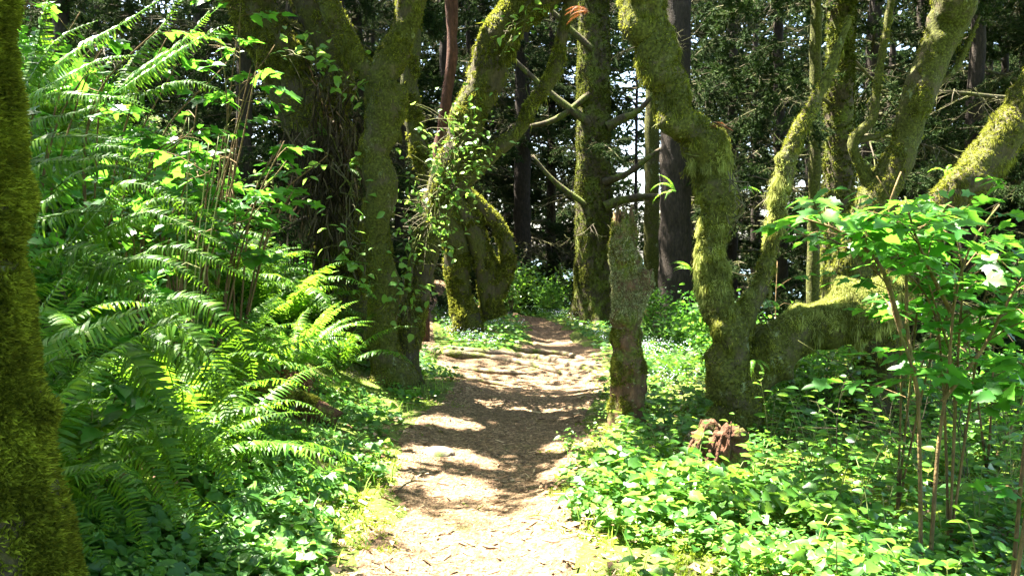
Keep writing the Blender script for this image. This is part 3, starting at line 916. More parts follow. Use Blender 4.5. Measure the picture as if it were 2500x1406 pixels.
# T5 : multi-stemmed tree further along
T5 = big_tree('many_stemmed_tree', 'old tree with several leaning mossy stems standing on the grassy island where the path forks',
              [(1140, 795, 92), (1122, 700, 78), (1118, 620, 74), (1095, 540, 70), (1050, 430, 62), (1010, 300, 60), (1000, 150, 55), (1005, 0, 50), (1010, -60, 45)], 16.5, M_BARKM, moss=6000, msize=(.03, .07),
              limbs=[[(1210, 775, 62), (1195, 720, 58), (1180, 640, 56), (1150, 560, 48), (1110, 480, 42), (1060, 420, 36)],
                     [(1205, 730, 50), (1236, 660, 44), (1238, 600, 42), (1210, 545, 40), (1160, 490, 34), (1110, 440, 30)],
                     [(1235, 700, 26), (1190, 610, 22), (1160, 520, 22), (1130, 440, 20)]],
              crown_at=tuple(at(1040, -300, 16.5)), crown_n=7000, crown_r=(3.5, 3.5, 1.8), strand=500, seed=5, step=.12, bs2=(9, .008), rk=.74, knobs=8, bump=.1, flare=(.25, .15, 4), ssize=(.05, .14))
# T11 : the bent tree
T11 = big_tree('bent_alder', 'crooked mossy tree on the right with a bent trunk and one thick level limb',
               [(1800, 1050, 190), (1790, 960, 150), (1785, 880, 130), (1775, 800, 112), (1745, 710, 104), (1732, 620, 92), (1740, 530, 96), (1752, 450, 104), (1722, 375, 118), (1660, 290, 112), (1610, 190, 112), (1580, 90, 116), (1562, -30, 122)], 7.5, M_BARKL, moss=9000, msize=(.010, .030), sides=48, step=.035,
               limbs=[[(1800, 985, 100), (1845, 915, 118), (1895, 855, 122), (1960, 803, 122), (2030, 785, 132), (2090, 765, 146), (2150, 740, 132), (2190, 715, 100), (2215, 690, 60)],
                      [(1800, 830, 70), (1830, 750, 52), (1862, 680, 40), (1888, 560, 38), (1912, 440, 48), (1940, 340, 44), (1985, 260, 32), (2020, 190, 26), (2045, 120, 22), (2075, 40, 16)]],
               crown_at=tuple(at(1500, -620, 7.3)), crown_n=10000, crown_r=(2.6, 2.8, 1.3), strand=1800, ssize=(.015, .04), seed=7, flare=(.25, .15, 4), rk=.78, knobs=60, clumps=130,
               w=lambda N, c: .008 + .8 * np.clip(N[:, 2] + .1, 0, 1) + .8 * np.clip(4 * fbm(c * 4, 31) - .5, 0, 1) + .5 * (np.abs(N[:, 0]) > .85))
rt, ro, av = T11
# heavy moss, paled to stand for sunlight, on the level limb, the lower trunk and the shoulder of the bend
def near(c, p, r):
    return np.exp(-(((c - p) / r) ** 2).sum(1))


big_tree('mossy_tree', 'mossy trunk slanting up to the right edge behind the leafy tiered shrub',
         [(2140, 880, 120), (2160, 740, 104), (2205, 620, 92), (2285, 525, 92), (2370, 440, 104), (2450, 350, 104), (2520, 240, 100), (2580, 100, 95), (2620, -60, 85)], 8.3, M_BARKM, moss=7000, msize=(.012, .032),
         crown_at=tuple(at(2700, -500, 8.3)), crown_n=5000, strand=1800, ssize=(.02, .06), seed=12, rk=.92, clumps=70, w=lambda N, c: .04 + np.clip(N[:, 2] + .3, 0, 1) + np.clip(3 * fbm(c * 4, 5), 0, 1))
pa, pb_, pc, pd_, pe, pf = at(1720, 650, 7.5), at(2080, 700, 7.5), at(1760, 400, 7.5), at(1970, 750, 7.5), at(1900, 500, 7.5), at(2400, 400, 7.5)
moss_on(rt, ro, join(av), 12000, (.012, .03), M_MOSS_L, name='lit_pale_moss', w=lambda N, c: (near(c, pa, .3) * (N[:, 1] < .4) + 1.3 * near(c, pb_, .34) * (N[:, 2] > -.1) + near(c, pc, .22) * (N[:, 0] > 0) + .8 * near(c, pd_, .25) * (N[:, 2] > -.1) + .5 * near(c, pe, .3) + .6 * near(c, pf, .5) * (N[:, 2] > -.2) + .0005),
        strand=2600, ssize=(.02, .06), smat=M_MOSS_L)
clump_moss(rt, ro, join(av), 95, 9, M_MOSS_L, lambda N, c: (N[:, 1] < .3) * (near(c, pa, .28) + 1.3 * near(c, pb_, .32) + .8 * near(c, pc, .2) + .7 * near(c, pd_, .2) + .3 * near(c, pe, .3)) + 1e-7, (.05, .17), 90)

# T14 : leaning trunk upper right
big_tree('alder_tree', 'grey-green lichened trunk leaning right in the upper right, mossy side branches from its middle',
         [(2060, 800, 120), (2100, 620, 110), (2135, 520, 100), (2175, 420, 88), (2215, 310, 84), (2265, 190, 88), (2305, 80, 90), (2335, -30, 92)], 10.2, M_BARKL, moss=2500,
         limbs=[[(2235, 240, 20), (2290, 205, 18), (2335, 165, 16), (2365, 100, 12), (2392, 40, 9)], [(2140, 480, 34), (2095, 400, 24), (2085, 340, 26), (2130, 290, 22), (2142, 200, 20), (2160, 100, 19), (2180, -20, 18)],
                [(2160, 470, 22), (2080, 360, 14), (2150, 330, 14), (2230, 280, 14), (2250, 250, 10)]],
         crown_at=tuple(at(2420, -420, 10.2)), crown_n=8000, strand=300, seed=8)

# snag beside the path
def unseen_shade_tree(x, y, h, r, label, n=15000, lean=(0, 0)):  # trees added out of view to shade the bank and path
    o0 = np.array([x, y, gz(x, y) - .15])
    root = empty('alder_tree', o0, label, 'tree')
    top = o0 + [lean[0], lean[1], h]
    VF = tube([o0, o0 * .6 + top * .4 + [.2, .1, 0], top], [.22, .17, .09], 18, .15, .1, 4, int(x * 3) % 7, flare=(.3, .4, 4), bs2=(9, .01))
    obj('trunk', mesh('trunk', VF[0] - o0, VF[1], M_BARKM, True), root)
    c = top + [0, 0, .5]
    crown(root, o0, c, (r, r, 1.7), n)
    limbs_to(root, o0, top, c, (r, r, 1.5), 6, .08, M_BARKM)


unseen_shade_tree(-7.0, 4.5, 6.5, 3.8, 'leafy tree up the left bank just outside the left edge, roofing the ferns', 27000)
unseen_shade_tree(-8.5, 9.5, 6.5, 4.0, 'leafy tree further up the left bank, seen only as a roof of leaves', 22000)
unseen_shade_tree(-6.5, -1.5, 7.0, 4.0, 'leafy tree on the bank beside the viewer', 15000)
unseen_shade_tree(-11, 15, 7.0, 4.5, 'leafy tree at the top of the bank above the side path', 15000)
unseen_shade_tree(-10.5, 3, 5.5, 4.2, 'leafy tree at the crest of the bank left of the near trunk', 18000)
unseen_shade_tree(3.6, -1.8, 7.0, 3.6, 'leafy tree behind the viewer on the right', 12000)

P, R = tr_pts([(1528, 1045, 96), (1532, 960, 92), (1533, 880, 86), (1530, 800, 78), (1532, 720, 92), (1530, 660, 84), (1522, 600, 72), (1520, 555, 50)], 7.7)
R = R * .86
P, R = to_ground(P, R)
o0 = P[0].copy()
snag = empty('broken_snag', o0, 'broken standing dead trunk beside the path, pale lichen on its splintered upper part', 'dead tree')
VF = tube(P, R, 40, .03, .14, 6, 12, flare=(.15, .2, 3), jag=.17, bs2=(15, .014), knobs=26)
obj('trunk', mesh('trunk', VF[0] - o0, VF[1], M_SNAG, True), snag)
b = tube([at(1545, 740, 7.68), at(1568, 700, 7.66), at(1574, 664, 7.66)], [.10, .085, .05], 18, .025, .25, 9, 5, jag=.03, bs2=(20, .008))
obj('branch_stub', mesh('branch_stub', b[0] - o0, b[1], M_SNAG, True), snag)
zs = at(1530, 770, 7.7)[2]
moss_on(snag, o0, VF, 4200, (.010, .026), M_MOSS, w=lambda N, c: (N[:, 1] < .4) * ((c[:, 2] < zs - .12) * 1.2 + .3 * (c[:, 2] > zs + .35)) * np.clip(.15 + 2 * fbm(c * 6, 3), 0.01, 1), strand=0)
moss_on(snag, o0, join([VF, b]), 3600, (.010, .026), M_LICH, name='lichen', w=lambda N, c: (N[:, 1] < .4) * ((c[:, 2] > zs - .0) * np.clip(.35 + 2.2 * fbm(c * 7, 7), 0, 1.2) + 1.2 * np.exp(-((c[:, 2] - zs - .1) / .1) ** 2) + .03), strand=300, ssize=(.02, .05))
for i in range(16):
    a = rng.random() * 6.28
    p0 = P[-1] + np.array([math.cos(a) * .06, math.sin(a) * .045, -.08])
    V, Fl = tube([p0, p0 + np.array([0, 0, .08 + .1 * rng.random()]), p0 + np.array([.01, 0, .15 + .14 * rng.random()])], [.02, .012, .002], 5, .04, .2, 20, i)
    obj('splinter', mesh('splinter', V - o0, Fl, M_SNAG), snag)

# red bare trunk
big_tree('red_barked_tree', 'slim bare trunk with smooth reddish bark seen between the two leaning alders', [(1035, 690, 34), (1068, 400, 32), (1086, 260, 32), (1098, 180, 32), (1106, 110, 33), (1098, 40, 26), (1092, -60, 26)], 15, M_BARKR, moss=0, bump=.06,
         limbs=[[(1106, 100, 20), (1112, 40, 16), (1108, -60, 14)]], sides=16, step=.15, seed=9, rk=.75, knobs=4, flare=None, bs2=None, ground=True)

# ------------------------------------------------------------------ spruces of the background
BR = []
for k in range(7):
    L = 3.0
    base = arch(L, 12 - 6 * (k % 3), -22 - 5 * (k % 2), .35 * (-1) ** k, 8) 
    base += np.cumsum(rng.normal(size=base.shape) * .02, 0)
    base[0] = 0
    wood = [tube(base, np.linspace(.035, .006, len(base)), 6, .15, .1, 5, k)]
    ends = []
    C = crom(base, 100)
    T = nrm(np.gradient(C, axis=0))
    for j in range(34):
        s = .08 + .92 * rng.random()
        i = int(s * 99)
        side = 1 if j % 2 else -1
        ln = (.25 + .75 * math.sin(min(s, .95) * 3.1)) * rng.uniform(.4, .95)
        d = nrm(T[i] * .7 + np.array([0, side * rng.uniform(.6, 1.2), rng.uniform(-.45, .2)]))
        q = C[i] + d * ln * .5 + rng.normal(size=3) * .03
        e = C[i] + d * ln + np.array([0, 0, -.16 * ln - .1 * rng.random()]) + rng.normal(size=3) * .04
        wood.append(tube([C[i], q, e], [.009, .006, .0025], 3, .16))
        tw = crom([C[i], q, e], 12)
        ends.append((tw, s))
        for _ in range(3):
            ii = rng.integers(3, 11)
            e2 = tw[ii] + nrm(d + rng.normal(size=3) * .8) * rng.uniform(.1, .3)
            wood.append(tube([tw[ii], (tw[ii] + e2) / 2 + rng.normal(size=3) * .02, e2], [.004, .003, .002], 3, .1))
            ends.append((crom([tw[ii], (tw[ii] + e2) / 2, e2], 8), s))
    Vw, Fw = join(wood)
    ND, NX = [], []
    for tw, s in ends:
        if rng.random() < (.8 if s < .4 else .35): continue
        m_ = int(75 * np.linalg.norm(tw[-1] - tw[0]) / .4)
        if m_ < 4: continue
        ii = rng.random(m_) * (len(tw) - 1)
        p = tw[ii.astype(int)] + (tw[np.minimum(ii.astype(int) + 1, len(tw) - 1)] - tw[ii.astype(int)]) * (ii % 1)[:, None]
        NX.append(p)
        t = nrm(tw[-1] - tw[0])
        ND.append(nrm(t[None] * .8 + rdir(m_) * 1.0))
    NX, ND = np.concatenate(NX), np.concatenate(ND)
    tv = np.array([[0, .14, 0], [0, -.14, 0], [1, 0, 0]])
    Vn, Fn = inst(tv, [np.array([[0, 1, 2]])], frames(ND, rdir(len(ND))), NX, rng.uniform(.05, .11, len(NX)))
    BR.append((mesh('branch', Vw, Fw, M_DEADTWIG), mesh('needles', Vn, Fn, M_NEEDLE)))


def spruce(x, y, r0, h, label, group, nb, z0=1.0, seed=0, lean=(0, 0), mat=None, moss=0, needles=1.0, bl=1.0, name='spruce_tree', zl=None, sides=16):
    g = gz(x, y) - .15
    o0 = np.array([x, y, g])
    root = empty(name, o0, label, 'tree', group)
    P = [o0, o0 + [lean[0] * .15, lean[1] * .15, .8], o0 + [lean[0] * .5, lean[1] * .5, h * .4], o0 + [lean[0], lean[1], h]]
    VF = tube(P, [r0 * 1.25, r0, r0 * .82, r0 * .3], sides, .14, .09, 4, seed, flare=(.35, .55, 5), bs2=(9, .012))
    obj('trunk', mesh('trunk', VF[0] - o0, VF[1], mat or M_BARKD, True), root)
    if moss:
        moss_on(root, o0, VF, moss, (.02, .06), M_MOSS_K, w=lambda N, c: (c[:, 2] < 1.5 + y * .32) * (N[:, 1] < .4) * (.3 + np.clip(fbm(c * 2, seed), 0, 2)))
    for i in range(nb):
        z = z0 + (h - z0) * (i + rng.random()) / nb
        t = z / h
        c = np.array([lean[0] * t, lean[1] * t, z])
        a = rng.random() * 6.283
        w_, n_ = BR[rng.integers(0, len(BR))]
        s = bl * rng.uniform(.55, 1.15) * (1.1 - .5 * t)
        m = Matrix.Translation(Vector(c)) @ Matrix.Rotation(a, 4, 'Z') @ Matrix.Rotation(rng.uniform(-.3, .3), 4, 'Y') @ Matrix.Rotation(rng.uniform(-.5, .5), 4, 'X') @ Matrix.Scale(s, 4)
        e_ = o0 + c + np.array([math.cos(a), math.sin(a), -.1]) * 1.6 * s      # the wood stays open toward the sea there
        if y > 17 and e_[1] > 0 and 1475 < 1250 + e_[0] / e_[1] * F < 1665 and e_[2] < 8.5 and rng.random() < .92: continue
        if y < 26:      # boughs are left out so the sun reaches the spots kept lit
            q = np.array([[tt_ * s * math.cos(a), tt_ * s * math.sin(a), 0] for tt_ in (.5, 1.2, 1.9, 2.6)]) + o0 + c
            if not gap_mask(q, 1.2 if s > .6 else 1.0).all(): continue
        b = obj('branch', w_, root, m)
        if rng.random() < needles:
            obj('needles', n_, b, kind='stuff')
    return root


def xat(px, d): return (px - 1250) / F * d


T8 = spruce(xat(1448, 20), 20, .42, 16, 'massive straight mossy conifer trunk in the centre, at the bend of the path', None, 34, 2.6, 1, mat=M_BARKS, moss=9000, needles=.55, sides=32)
rt8 = T8
for k, sp in enumerate([[(1475, 505, 28), (1530, 486, 18), (1600, 480, 14), (1690, 492, 12), (1760, 498, 9)], [(1470, 445, 20), (1530, 425, 15), (1590, 380, 11), (1650, 340, 7)], [(1480, 310, 24), (1520, 290, 22), (1560, 270, 14), (1620, 200, 8)],
                        [(1440, 300, 22), (1370, 250, 18), (1290, 180, 12), (1200, 90, 8)], [(1440, 230, 18), (1360, 290, 14), (1290, 310, 9)], [(1430, 500, 16), (1350, 440, 12), (1300, 380, 7)], [(1445, 120, 18), (1380, 60, 14), (1300, -20, 8)]]):
    lp, lr = tr_pts(sp, 19.7)
    V, Fl = tube(lp, lr, 8, .15, .15, 5, k)
    obj('limb', mesh('limb', V - np.array(rt8.location), Fl, M_BARKS, True), rt8)
spruce(xat(1590, 21.5), 21.5, .2, 15, 'slimmer grey trunk between the massive conifer and the dark stout trunk', None, 26, 1.5, 2, mat=M_BARKL, needles=.6)
spruce(xat(1648, 18), 18, .34, 15, 'stout nearly black trunk standing behind the snag and the bent tree', None, 26, 2.8, 3, needles=.7)
spruce(xat(2032, 12), 12, .205, 13, 'straight mossy trunk lit from the left, behind the thin upright limb of the bent tree', None, 26, 2.8, 4, mat=M_BARKS, moss=4000, lean=(.15, 0), needles=.7)
spruce(xat(1985, 11.3), 11.3, .085, 11, 'thin pale trunk close beside the straight mossy trunk', None, 12, 3.3, 5, mat=M_BARKL, needles=.5, bl=.5)
spruce(xat(1275, 26), 26, .27, 16, 'dark trunk in the gap just right of the forked old tree', None, 30, 1.0, 6, needles=.8)
spots_more = []
for k in range(26):
    y_ = rng.uniform(17, 44)
    x_ = rng.uniform(-y_ * .62 - 1, y_ * .66 + 1)
    px_ = 1250 + x_ / y_ * F
    if abs(px_ - 1060) < 70 and y_ < 30: continue
    if 1370 < px_ < 1530 and y_ < 23: continue
    if 1480 < px_ < 1660: continue
    if x_ < 1.6 and x_ > -2.8 and y_ < 25: continue
    spots_more.append((px_, y_, rng.uniform(.1, .24)))
grp = 'dark conifers deep in the forest'
lab = 'dark conifer with bare lower twigs, one of many deep in the forest'
spots = [(1345, 30, .2), (1548, 29, .07), (1600, 34, .08), (1180, 30, .22), (1250, 38, .25), (1400, 36, .2), (1480, 40, .2), (1700, 26, .2), (1790, 24, .18), (1850, 30, .22), (1920, 22, .2), (2100, 18, .2), (2160, 26, .22), (2230, 20, .2), (2330, 16, .2), (2380, 24, .22),
         (2460, 18, .22), (2560, 14, .2), (2620, 22, .25), (2300, 32, .25), (2000, 34, .25), (1640, 38, .2), (1120, 26, .25), (1000, 30, .25), (900, 24, .25), (820, 19, .25), (700, 22, .25), (760, 30, .25), (600, 18, .2), (960, 23, .14), (2700, 17, .2), (500, 24, .25)]
def DL(px, d):
    w_ = 'left of the upright alder trunk' if px < 900 else 'between the upright alder and the massive conifer' if px < 1440 else 'between the massive conifer and the bent tree' if px < 1760 else 'between the bent tree and the leaning grey-green trunk' if px < 2200 else 'right of the leaning grey-green trunk'
    f_ = 'distant' if d > 26 else 'nearer'
    return f_ + ' dark conifer ' + w_, f_ + ' dark conifers ' + w_


for k, (px, d, r) in enumerate(spots + spots_more):
    spruce(xat(px, d), d, r * .85, 15 + 3 * rng.random(), *DL(px, d), 58, .5, 10 + k, lean=(rng.normal() * .4, rng.normal() * .3), needles=.72, bl=1.2, sides=10)
# the wood beyond, too far to tell its trees apart
n = 230000
nc = 3600
cx_ = rng.uniform(-38, 42, nc)
cy_ = rng.uniform(44, 60, nc)
cz_ = rng.uniform(-8, 24, nc)
thin = np.exp(-((cx_ / cy_ * F + 1250 - 1565) / 85) ** 2)
kk = rng.random(nc) > 1.0 * thin * (cz_ < 12)
cc = np.stack([cx_, cy_, cz_], -1)[kk]
C = cc[rng.integers(0, len(cc), n)]
a = rng.normal(size=(n, 3)) * np.array([1.1, .9, .12])
a[:, 2] -= .18 * np.abs(a[:, 0])
C = C + a
D = rdir(n) * [1, .6, .5]
V, Fl = inst(np.array([[0, .16, 0], [0, -.16, 0], [1, 0, 0]]), [np.array([[0, 1, 2]])], frames(D, rdir(n)), C, rng.uniform(.3, .85, n))
tag(obj('far_wood', mesh('far_wood', V, Fl, M_NEEDLE), kind='stuff'), 'dark mass of conifer boughs far behind the trunks', 'forest')

# ------------------------------------------------------------------ ferns on the left bank
def path_frond(root, o0, pts, d, lp, mat=None, spacing=.016, droop=.6, up=(0, 0, 1), bare=.1, label=None, wid=.14, name='frond'):
    P = []
    for q in pts:
        P.append(at(q[0], q[1], q[2] if len(q) > 2 else d) if not isinstance(q, np.ndarray) else q)
    V, Fl = frond(np.array(P), lp * .98, spacing, droop=droop, up=up, base_bare=bare, wid=wid)
    o = obj(name, mesh('frond', V - o0, Fl, mat or M_FERN), root)
    if label: o['label'] = label
    return o


def hero_fern(px, py, d, label, fronds, lp, mats=None):
    b = at(px, py, d)
    root = empty('sword_fern', b, label, 'fern')
    for i, f in enumerate(fronds):
        path_frond(root, b, [b] + list(f[0]), d, f[1] if len(f) > 1 else lp, f[2] if len(f) > 2 else None, up=f[3] if len(f) > 3 else (-.1, -.95, .9), bare=.06)
    return root


UPC = (0, -.7, 1)
hero_fern(-40, 430, 4.0, 'sword fern whose long fronds arch out level from behind the near mossy trunk', [
    ([(60, 310, 3.9), (150, 285, 3.85), (235, 262, 3.8)],), ([(70, 350, 3.8), (200, 335, 3.75), (330, 345, 3.7)],), ([(80, 400, 3.9), (200, 392, 3.9), (280, 383, 3.9), (375, 420, 3.9)],),
    ([(90, 500, 3.7), (180, 430, 3.6), (290, 410, 3.6), (430, 475, 3.6)],), ([(60, 540, 3.7), (200, 515, 3.6), (310, 530, 3.5), (385, 578, 3.5)],), ([(100, 440, 4.2), (200, 370, 4.2), (300, 360, 4.2), (380, 400, 4.2)],), ([(60, 420, 3.5), (130, 390, 3.4), (200, 400, 3.4)],)], .085)
hero_fern(150, 620, 4.1, 'sword fern with arching fronds that tip down to the right, below the level ones', [
    ([(240, 520, 4.0), (300, 450, 3.95), (400, 470, 3.9), (450, 520, 3.9)],), ([(260, 560, 4.0), (360, 520, 3.9), (460, 555, 3.85), (555, 605, 3.8)],), ([(280, 650, 4.0), (400, 605, 3.9), (520, 635, 3.8), (612, 685, 3.8)],),
    ([(270, 660, 3.9), (340, 632, 3.8), (430, 650, 3.7), (512, 712, 3.7)],), ([(160, 610, 3.8), (220, 610, 3.7), (290, 650, 3.6), (348, 718, 3.6)],), ([(300, 560, 4.1), (380, 490, 4.1), (470, 500, 4.1), (540, 560, 4.1)],),
    ([(250, 690, 3.9), (330, 700, 3.8), (420, 760, 3.7), (470, 850, 3.7)],), ([(200, 540, 4.1), (270, 490, 4.1), (360, 500, 4.1)],)], .085)
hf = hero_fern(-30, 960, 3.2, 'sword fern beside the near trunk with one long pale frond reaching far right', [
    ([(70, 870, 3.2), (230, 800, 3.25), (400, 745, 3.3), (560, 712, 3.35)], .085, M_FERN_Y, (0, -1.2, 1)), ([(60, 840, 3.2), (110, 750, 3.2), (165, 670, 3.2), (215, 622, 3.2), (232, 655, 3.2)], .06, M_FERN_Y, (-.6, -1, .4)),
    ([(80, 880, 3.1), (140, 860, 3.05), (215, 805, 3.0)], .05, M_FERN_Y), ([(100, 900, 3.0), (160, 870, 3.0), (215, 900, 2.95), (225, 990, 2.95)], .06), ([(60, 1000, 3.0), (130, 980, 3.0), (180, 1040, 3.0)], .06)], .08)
hero_fern(330, 830, 4.2, 'drooping dark sword fern spilling down the middle of the bank', [
    ([(420, 790, 4.1), (500, 860, 4.0), (560, 960, 3.9), (585, 1080, 3.9)], .1), ([(360, 820, 4.1), (450, 870, 4.0), (540, 980, 3.9), (560, 1100, 3.9)], .1), ([(300, 850, 4.0), (360, 930, 3.8), (430, 1040, 3.7), (480, 1150, 3.7)], .1),
    ([(430, 730, 4.2), (520, 760, 4.1), (600, 850, 4.1), (620, 950, 4.1)], .09), ([(280, 780, 4.1), (230, 860, 3.9), (210, 960, 3.8)], .08), ([(340, 900, 4.0), (400, 980, 3.9), (420, 1100, 3.9), (400, 1200, 3.8)], .1)], .1)
hero_fern(330, 1010, 3.7, 'sword fern low on the bank whose fronds hang steeply toward the path', [
    ([(380, 1050, 3.6), (430, 1160, 3.5), (470, 1260, 3.5), (495, 1340, 3.5)], .08), ([(300, 1060, 3.5), (360, 1130, 3.4), (410, 1220, 3.35), (440, 1310, 3.35)], .08), ([(240, 1110, 3.4), (300, 1190, 3.3), (340, 1290, 3.3), (370, 1400, 3.3)], .08),
    ([(430, 1020, 3.7), (510, 1080, 3.7), (560, 1180, 3.7), (585, 1260, 3.7)], .08), ([(200, 1150, 3.3), (250, 1230, 3.2), (260, 1330, 3.2)], .08)], .08)
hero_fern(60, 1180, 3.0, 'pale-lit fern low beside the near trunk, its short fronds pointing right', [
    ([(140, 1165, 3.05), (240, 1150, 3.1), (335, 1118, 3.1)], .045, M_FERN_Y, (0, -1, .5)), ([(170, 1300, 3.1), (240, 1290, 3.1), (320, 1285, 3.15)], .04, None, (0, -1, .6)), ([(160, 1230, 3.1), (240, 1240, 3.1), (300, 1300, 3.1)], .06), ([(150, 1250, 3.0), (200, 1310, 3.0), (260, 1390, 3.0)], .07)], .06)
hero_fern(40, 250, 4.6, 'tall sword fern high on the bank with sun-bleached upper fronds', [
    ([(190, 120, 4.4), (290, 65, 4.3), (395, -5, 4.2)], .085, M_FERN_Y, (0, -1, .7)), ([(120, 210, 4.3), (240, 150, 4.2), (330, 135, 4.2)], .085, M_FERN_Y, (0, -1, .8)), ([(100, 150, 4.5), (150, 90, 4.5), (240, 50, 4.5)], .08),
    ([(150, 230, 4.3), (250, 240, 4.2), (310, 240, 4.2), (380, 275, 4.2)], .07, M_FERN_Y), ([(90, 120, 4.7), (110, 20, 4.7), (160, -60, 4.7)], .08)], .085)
hero_fern(280, 230, 4.9, 'sword fern on the upper bank with two upright sunlit fronds ending in curled tips', [
    ([(360, 160, 4.8), (450, 100, 4.7), (510, 30, 4.6), (535, 18, 4.6)], .075, M_FERN_Y, (0, -1, .6)), ([(340, 190, 4.8), (430, 130, 4.7), (520, 78, 4.6), (560, 65, 4.6), (566, 88, 4.6)], .075, M_FERN_Y, (0, -1, .6)),
    ([(330, 140, 5), (400, 60, 5), (440, -20, 5)], .08), ([(350, 230, 4.8), (440, 200, 4.8), (520, 215, 4.8), (570, 250, 4.8)], .07)], .08)
hero_fern(490, 1335, 4.6, 'small fern frond curving over the ground leaves at the lower left of the path', [([(560, 1320, 4.6), (620, 1312, 4.6), (680, 1340, 4.6)], .07, M_FERN_Y)], .07)

# the bright round fern and its neighbours
p = ground_at(725, 925)
fern(p + [0, 0, .05], 34, 1.0, 'bright yellow-green sword fern spreading like a vase, with red-brown dead fronds at its base', None, lit_young=1.0, dead=9, tilt=(-18, 10))
fern((-2.45, 9.5, gz(-2.45, 9.5)), 24, 1.45, 'tall upright sword fern on the bank behind the bright round fern', None, lit_young=.35, tilt=(-25, 5))
fern((-1.75, 9.1, gz(-1.75, 9.1) + .1), 12, .9, 'blue-green fern whose fronds touch the left of the upright alder trunk', None, tilt=(-5, 15))
fern((-2.5, 8.0, gz(-2.5, 8.0) + .05), 14, .95, 'sword fern just left of the bright round fern, half in shade', None, lit_young=.4, tilt=(-10, 15), dead=2)
g1 = 'sword ferns crowding the left bank'
l1 = 'dark green sword fern among many crowding the steep left bank'


def region(x, y, words):
    k = 0 if y < 4.6 else 1 if y < 6.5 else 2 if y < 9 else 3
    return words[k]


FW = ['nearest the viewer, close behind the near mossy trunk', 'on the near half of the bank, behind the first ferns', 'on the bank beside the fallen log and bright fern', 'at the far end of the bank near the dark leaning tree']
n = 0
tries = 0
pl = []
while n < 62 and tries < 3000:
    tries += 1
    y = rng.uniform(2.9, 13)
    u = rng.uniform(.75, 5.2)
    x = np.interp(y, BY, BX) - u
    if any((x - a) ** 2 + (y - b) ** 2 < .34 ** 2 for a, b in pl): continue
    if x > -2.9 and 6.2 < y < 10: continue
    if x < -y * .75 - 1.0: continue
    if (x + 1.9) ** 2 / .4 + (y - 7.5) ** 2 / 1.2 < 1: continue
    if y < 3.4 and x > -1.5: continue
    pl.append((x, y))
    fern((x, y, gz(x, y) - .02), int(rng.integers(13, 19)), rng.uniform(.8, 1.25), ('low' if np.interp(y, BY, BX) - x < 2.4 else 'high') + ' dark sword fern ' + region(x, y, FW), 'dark sword ferns, ' + ('low ' if np.interp(y, BY, BX) - x < 2.4 else 'high ') + region(x, y, FW), lean=-15, spread=300, lit_young=.12, dead=int(rng.random() < .4) * 2, tilt=(-15, 22))
    n += 1
# licorice ferns on the bent tree and small ones in the distance
for (px, py, d, a, lb) in [(1650, 470, 7.4, 200, 'small fern sprouting from the left side of the bent tree below its bend'), (1800, 470, 7.35, -30, 'small fern growing on the right shoulder of the bent tree'), (1690, 660, 7.4, 190, 'sunlit small fern sprouting left from the lower trunk of the bent tree'),
                           (1720, 320, 7.4, 20, 'tiny russet fern on top of the bend of the crooked tree'), (1440, 30, 7.5, 180, 'orange tinted fern hanging beside the top of the bent tree'), (1840, 880, 7.25, -70, 'dark fern hanging at the fork of the bent tree'),
                           (2310, 420, 7.4, 60, 'little fern upright on the rising mossy limb at the right'), (800, 330, 10.2, 200, 'fern perched in dead litter on the dark leaning tree, left side'), (850, 420, 10.2, -60, 'fern drooping from dead litter on the dark leaning tree, right side')]:
    b = at(px, py, d)
    s = .22 if d < 9 else .4
    o = empty('small_fern', b, lb, 'fern')
    mset = FRONDS_D if 'russet' in lb or 'orange' in lb else FRONDS_Y
    for i in range(5):
        aa = math.radians(a + rng.uniform(-50, 50))
        obj('frond', mset[rng.integers(0, len(mset))], o, Matrix.Rotation(aa, 4, 'Z') @ Matrix.Rotation(math.radians(rng.uniform(0, 40) if py < 860 else 50), 4, 'Y') @ Matrix.Scale(s * rng.uniform(.8, 1.3), 4))
for (px, py, sz) in [(1290, 740, .9), (1340, 745, .8), (1250, 735, .8), (1330, 725, 1.0), (1380, 745, .6)]:
    p = at(px, py, 23.5 + rng.random())
    p[2] = gz(p[0], p[1])
    fern(p, 14, sz, 'yellow-green fern in the sunlit patch beyond the end of the path', 'sunlit ferns beyond the path', lit_young=1.0, tilt=(-15, 10))
p = at(1655, 800, 11)
fern(np.array([p[0], p[1], gz(p[0], p[1])]), 10, .6, 'fern standing between the snag and the bent tree, further back', None, tilt=(-20, 10))

# dead fern litter hanging on T2
b = at(800, 420, 10.3)
lit_root = empty('dead_fern_litter', b, 'dark tangle of dead ferns and roots hanging on the leaning tree left of the upright trunk', 'plant litter')
nn = 2600
C = b + rng.normal(size=(nn, 3)) * np.array([.22, .16, .55])
R = frames_z(np.array([[0, 0, 1.0]]) + rng.normal(size=(nn, 3)) * .4, rng.random(nn) * 6.3)
s = rng.uniform(.08, .28, nn)
V, Fl = inst(*STRAND, R, C, np.stack([s * .5, s * .5, s], -1))
obj('dead_strands', mesh('dead_strands', V - b, Fl, M_DEADSTR), lit_root, kind='stuff')

# ------------------------------------------------------------------ leafy shrubs
def leaf_mesh(t, mat, name='leaf'):
    return mesh(name, t[0], t[1], mat)


LM_MAPLE = leaf_mesh(MAPLE, M_MAPLE)
LM_TOOTH = leaf_mesh(TOOTH, M_MAPLE)
LM_TOOTH_V = leaf_mesh(TOOTH, M_VINE)
LM_SALAL = leaf_mesh(OVAL, M_SALAL)
LM_HEART = leaf_mesh(HEART, M_HEART)
LM_OVAL_V = leaf_mesh(OVAL, M_VINE)


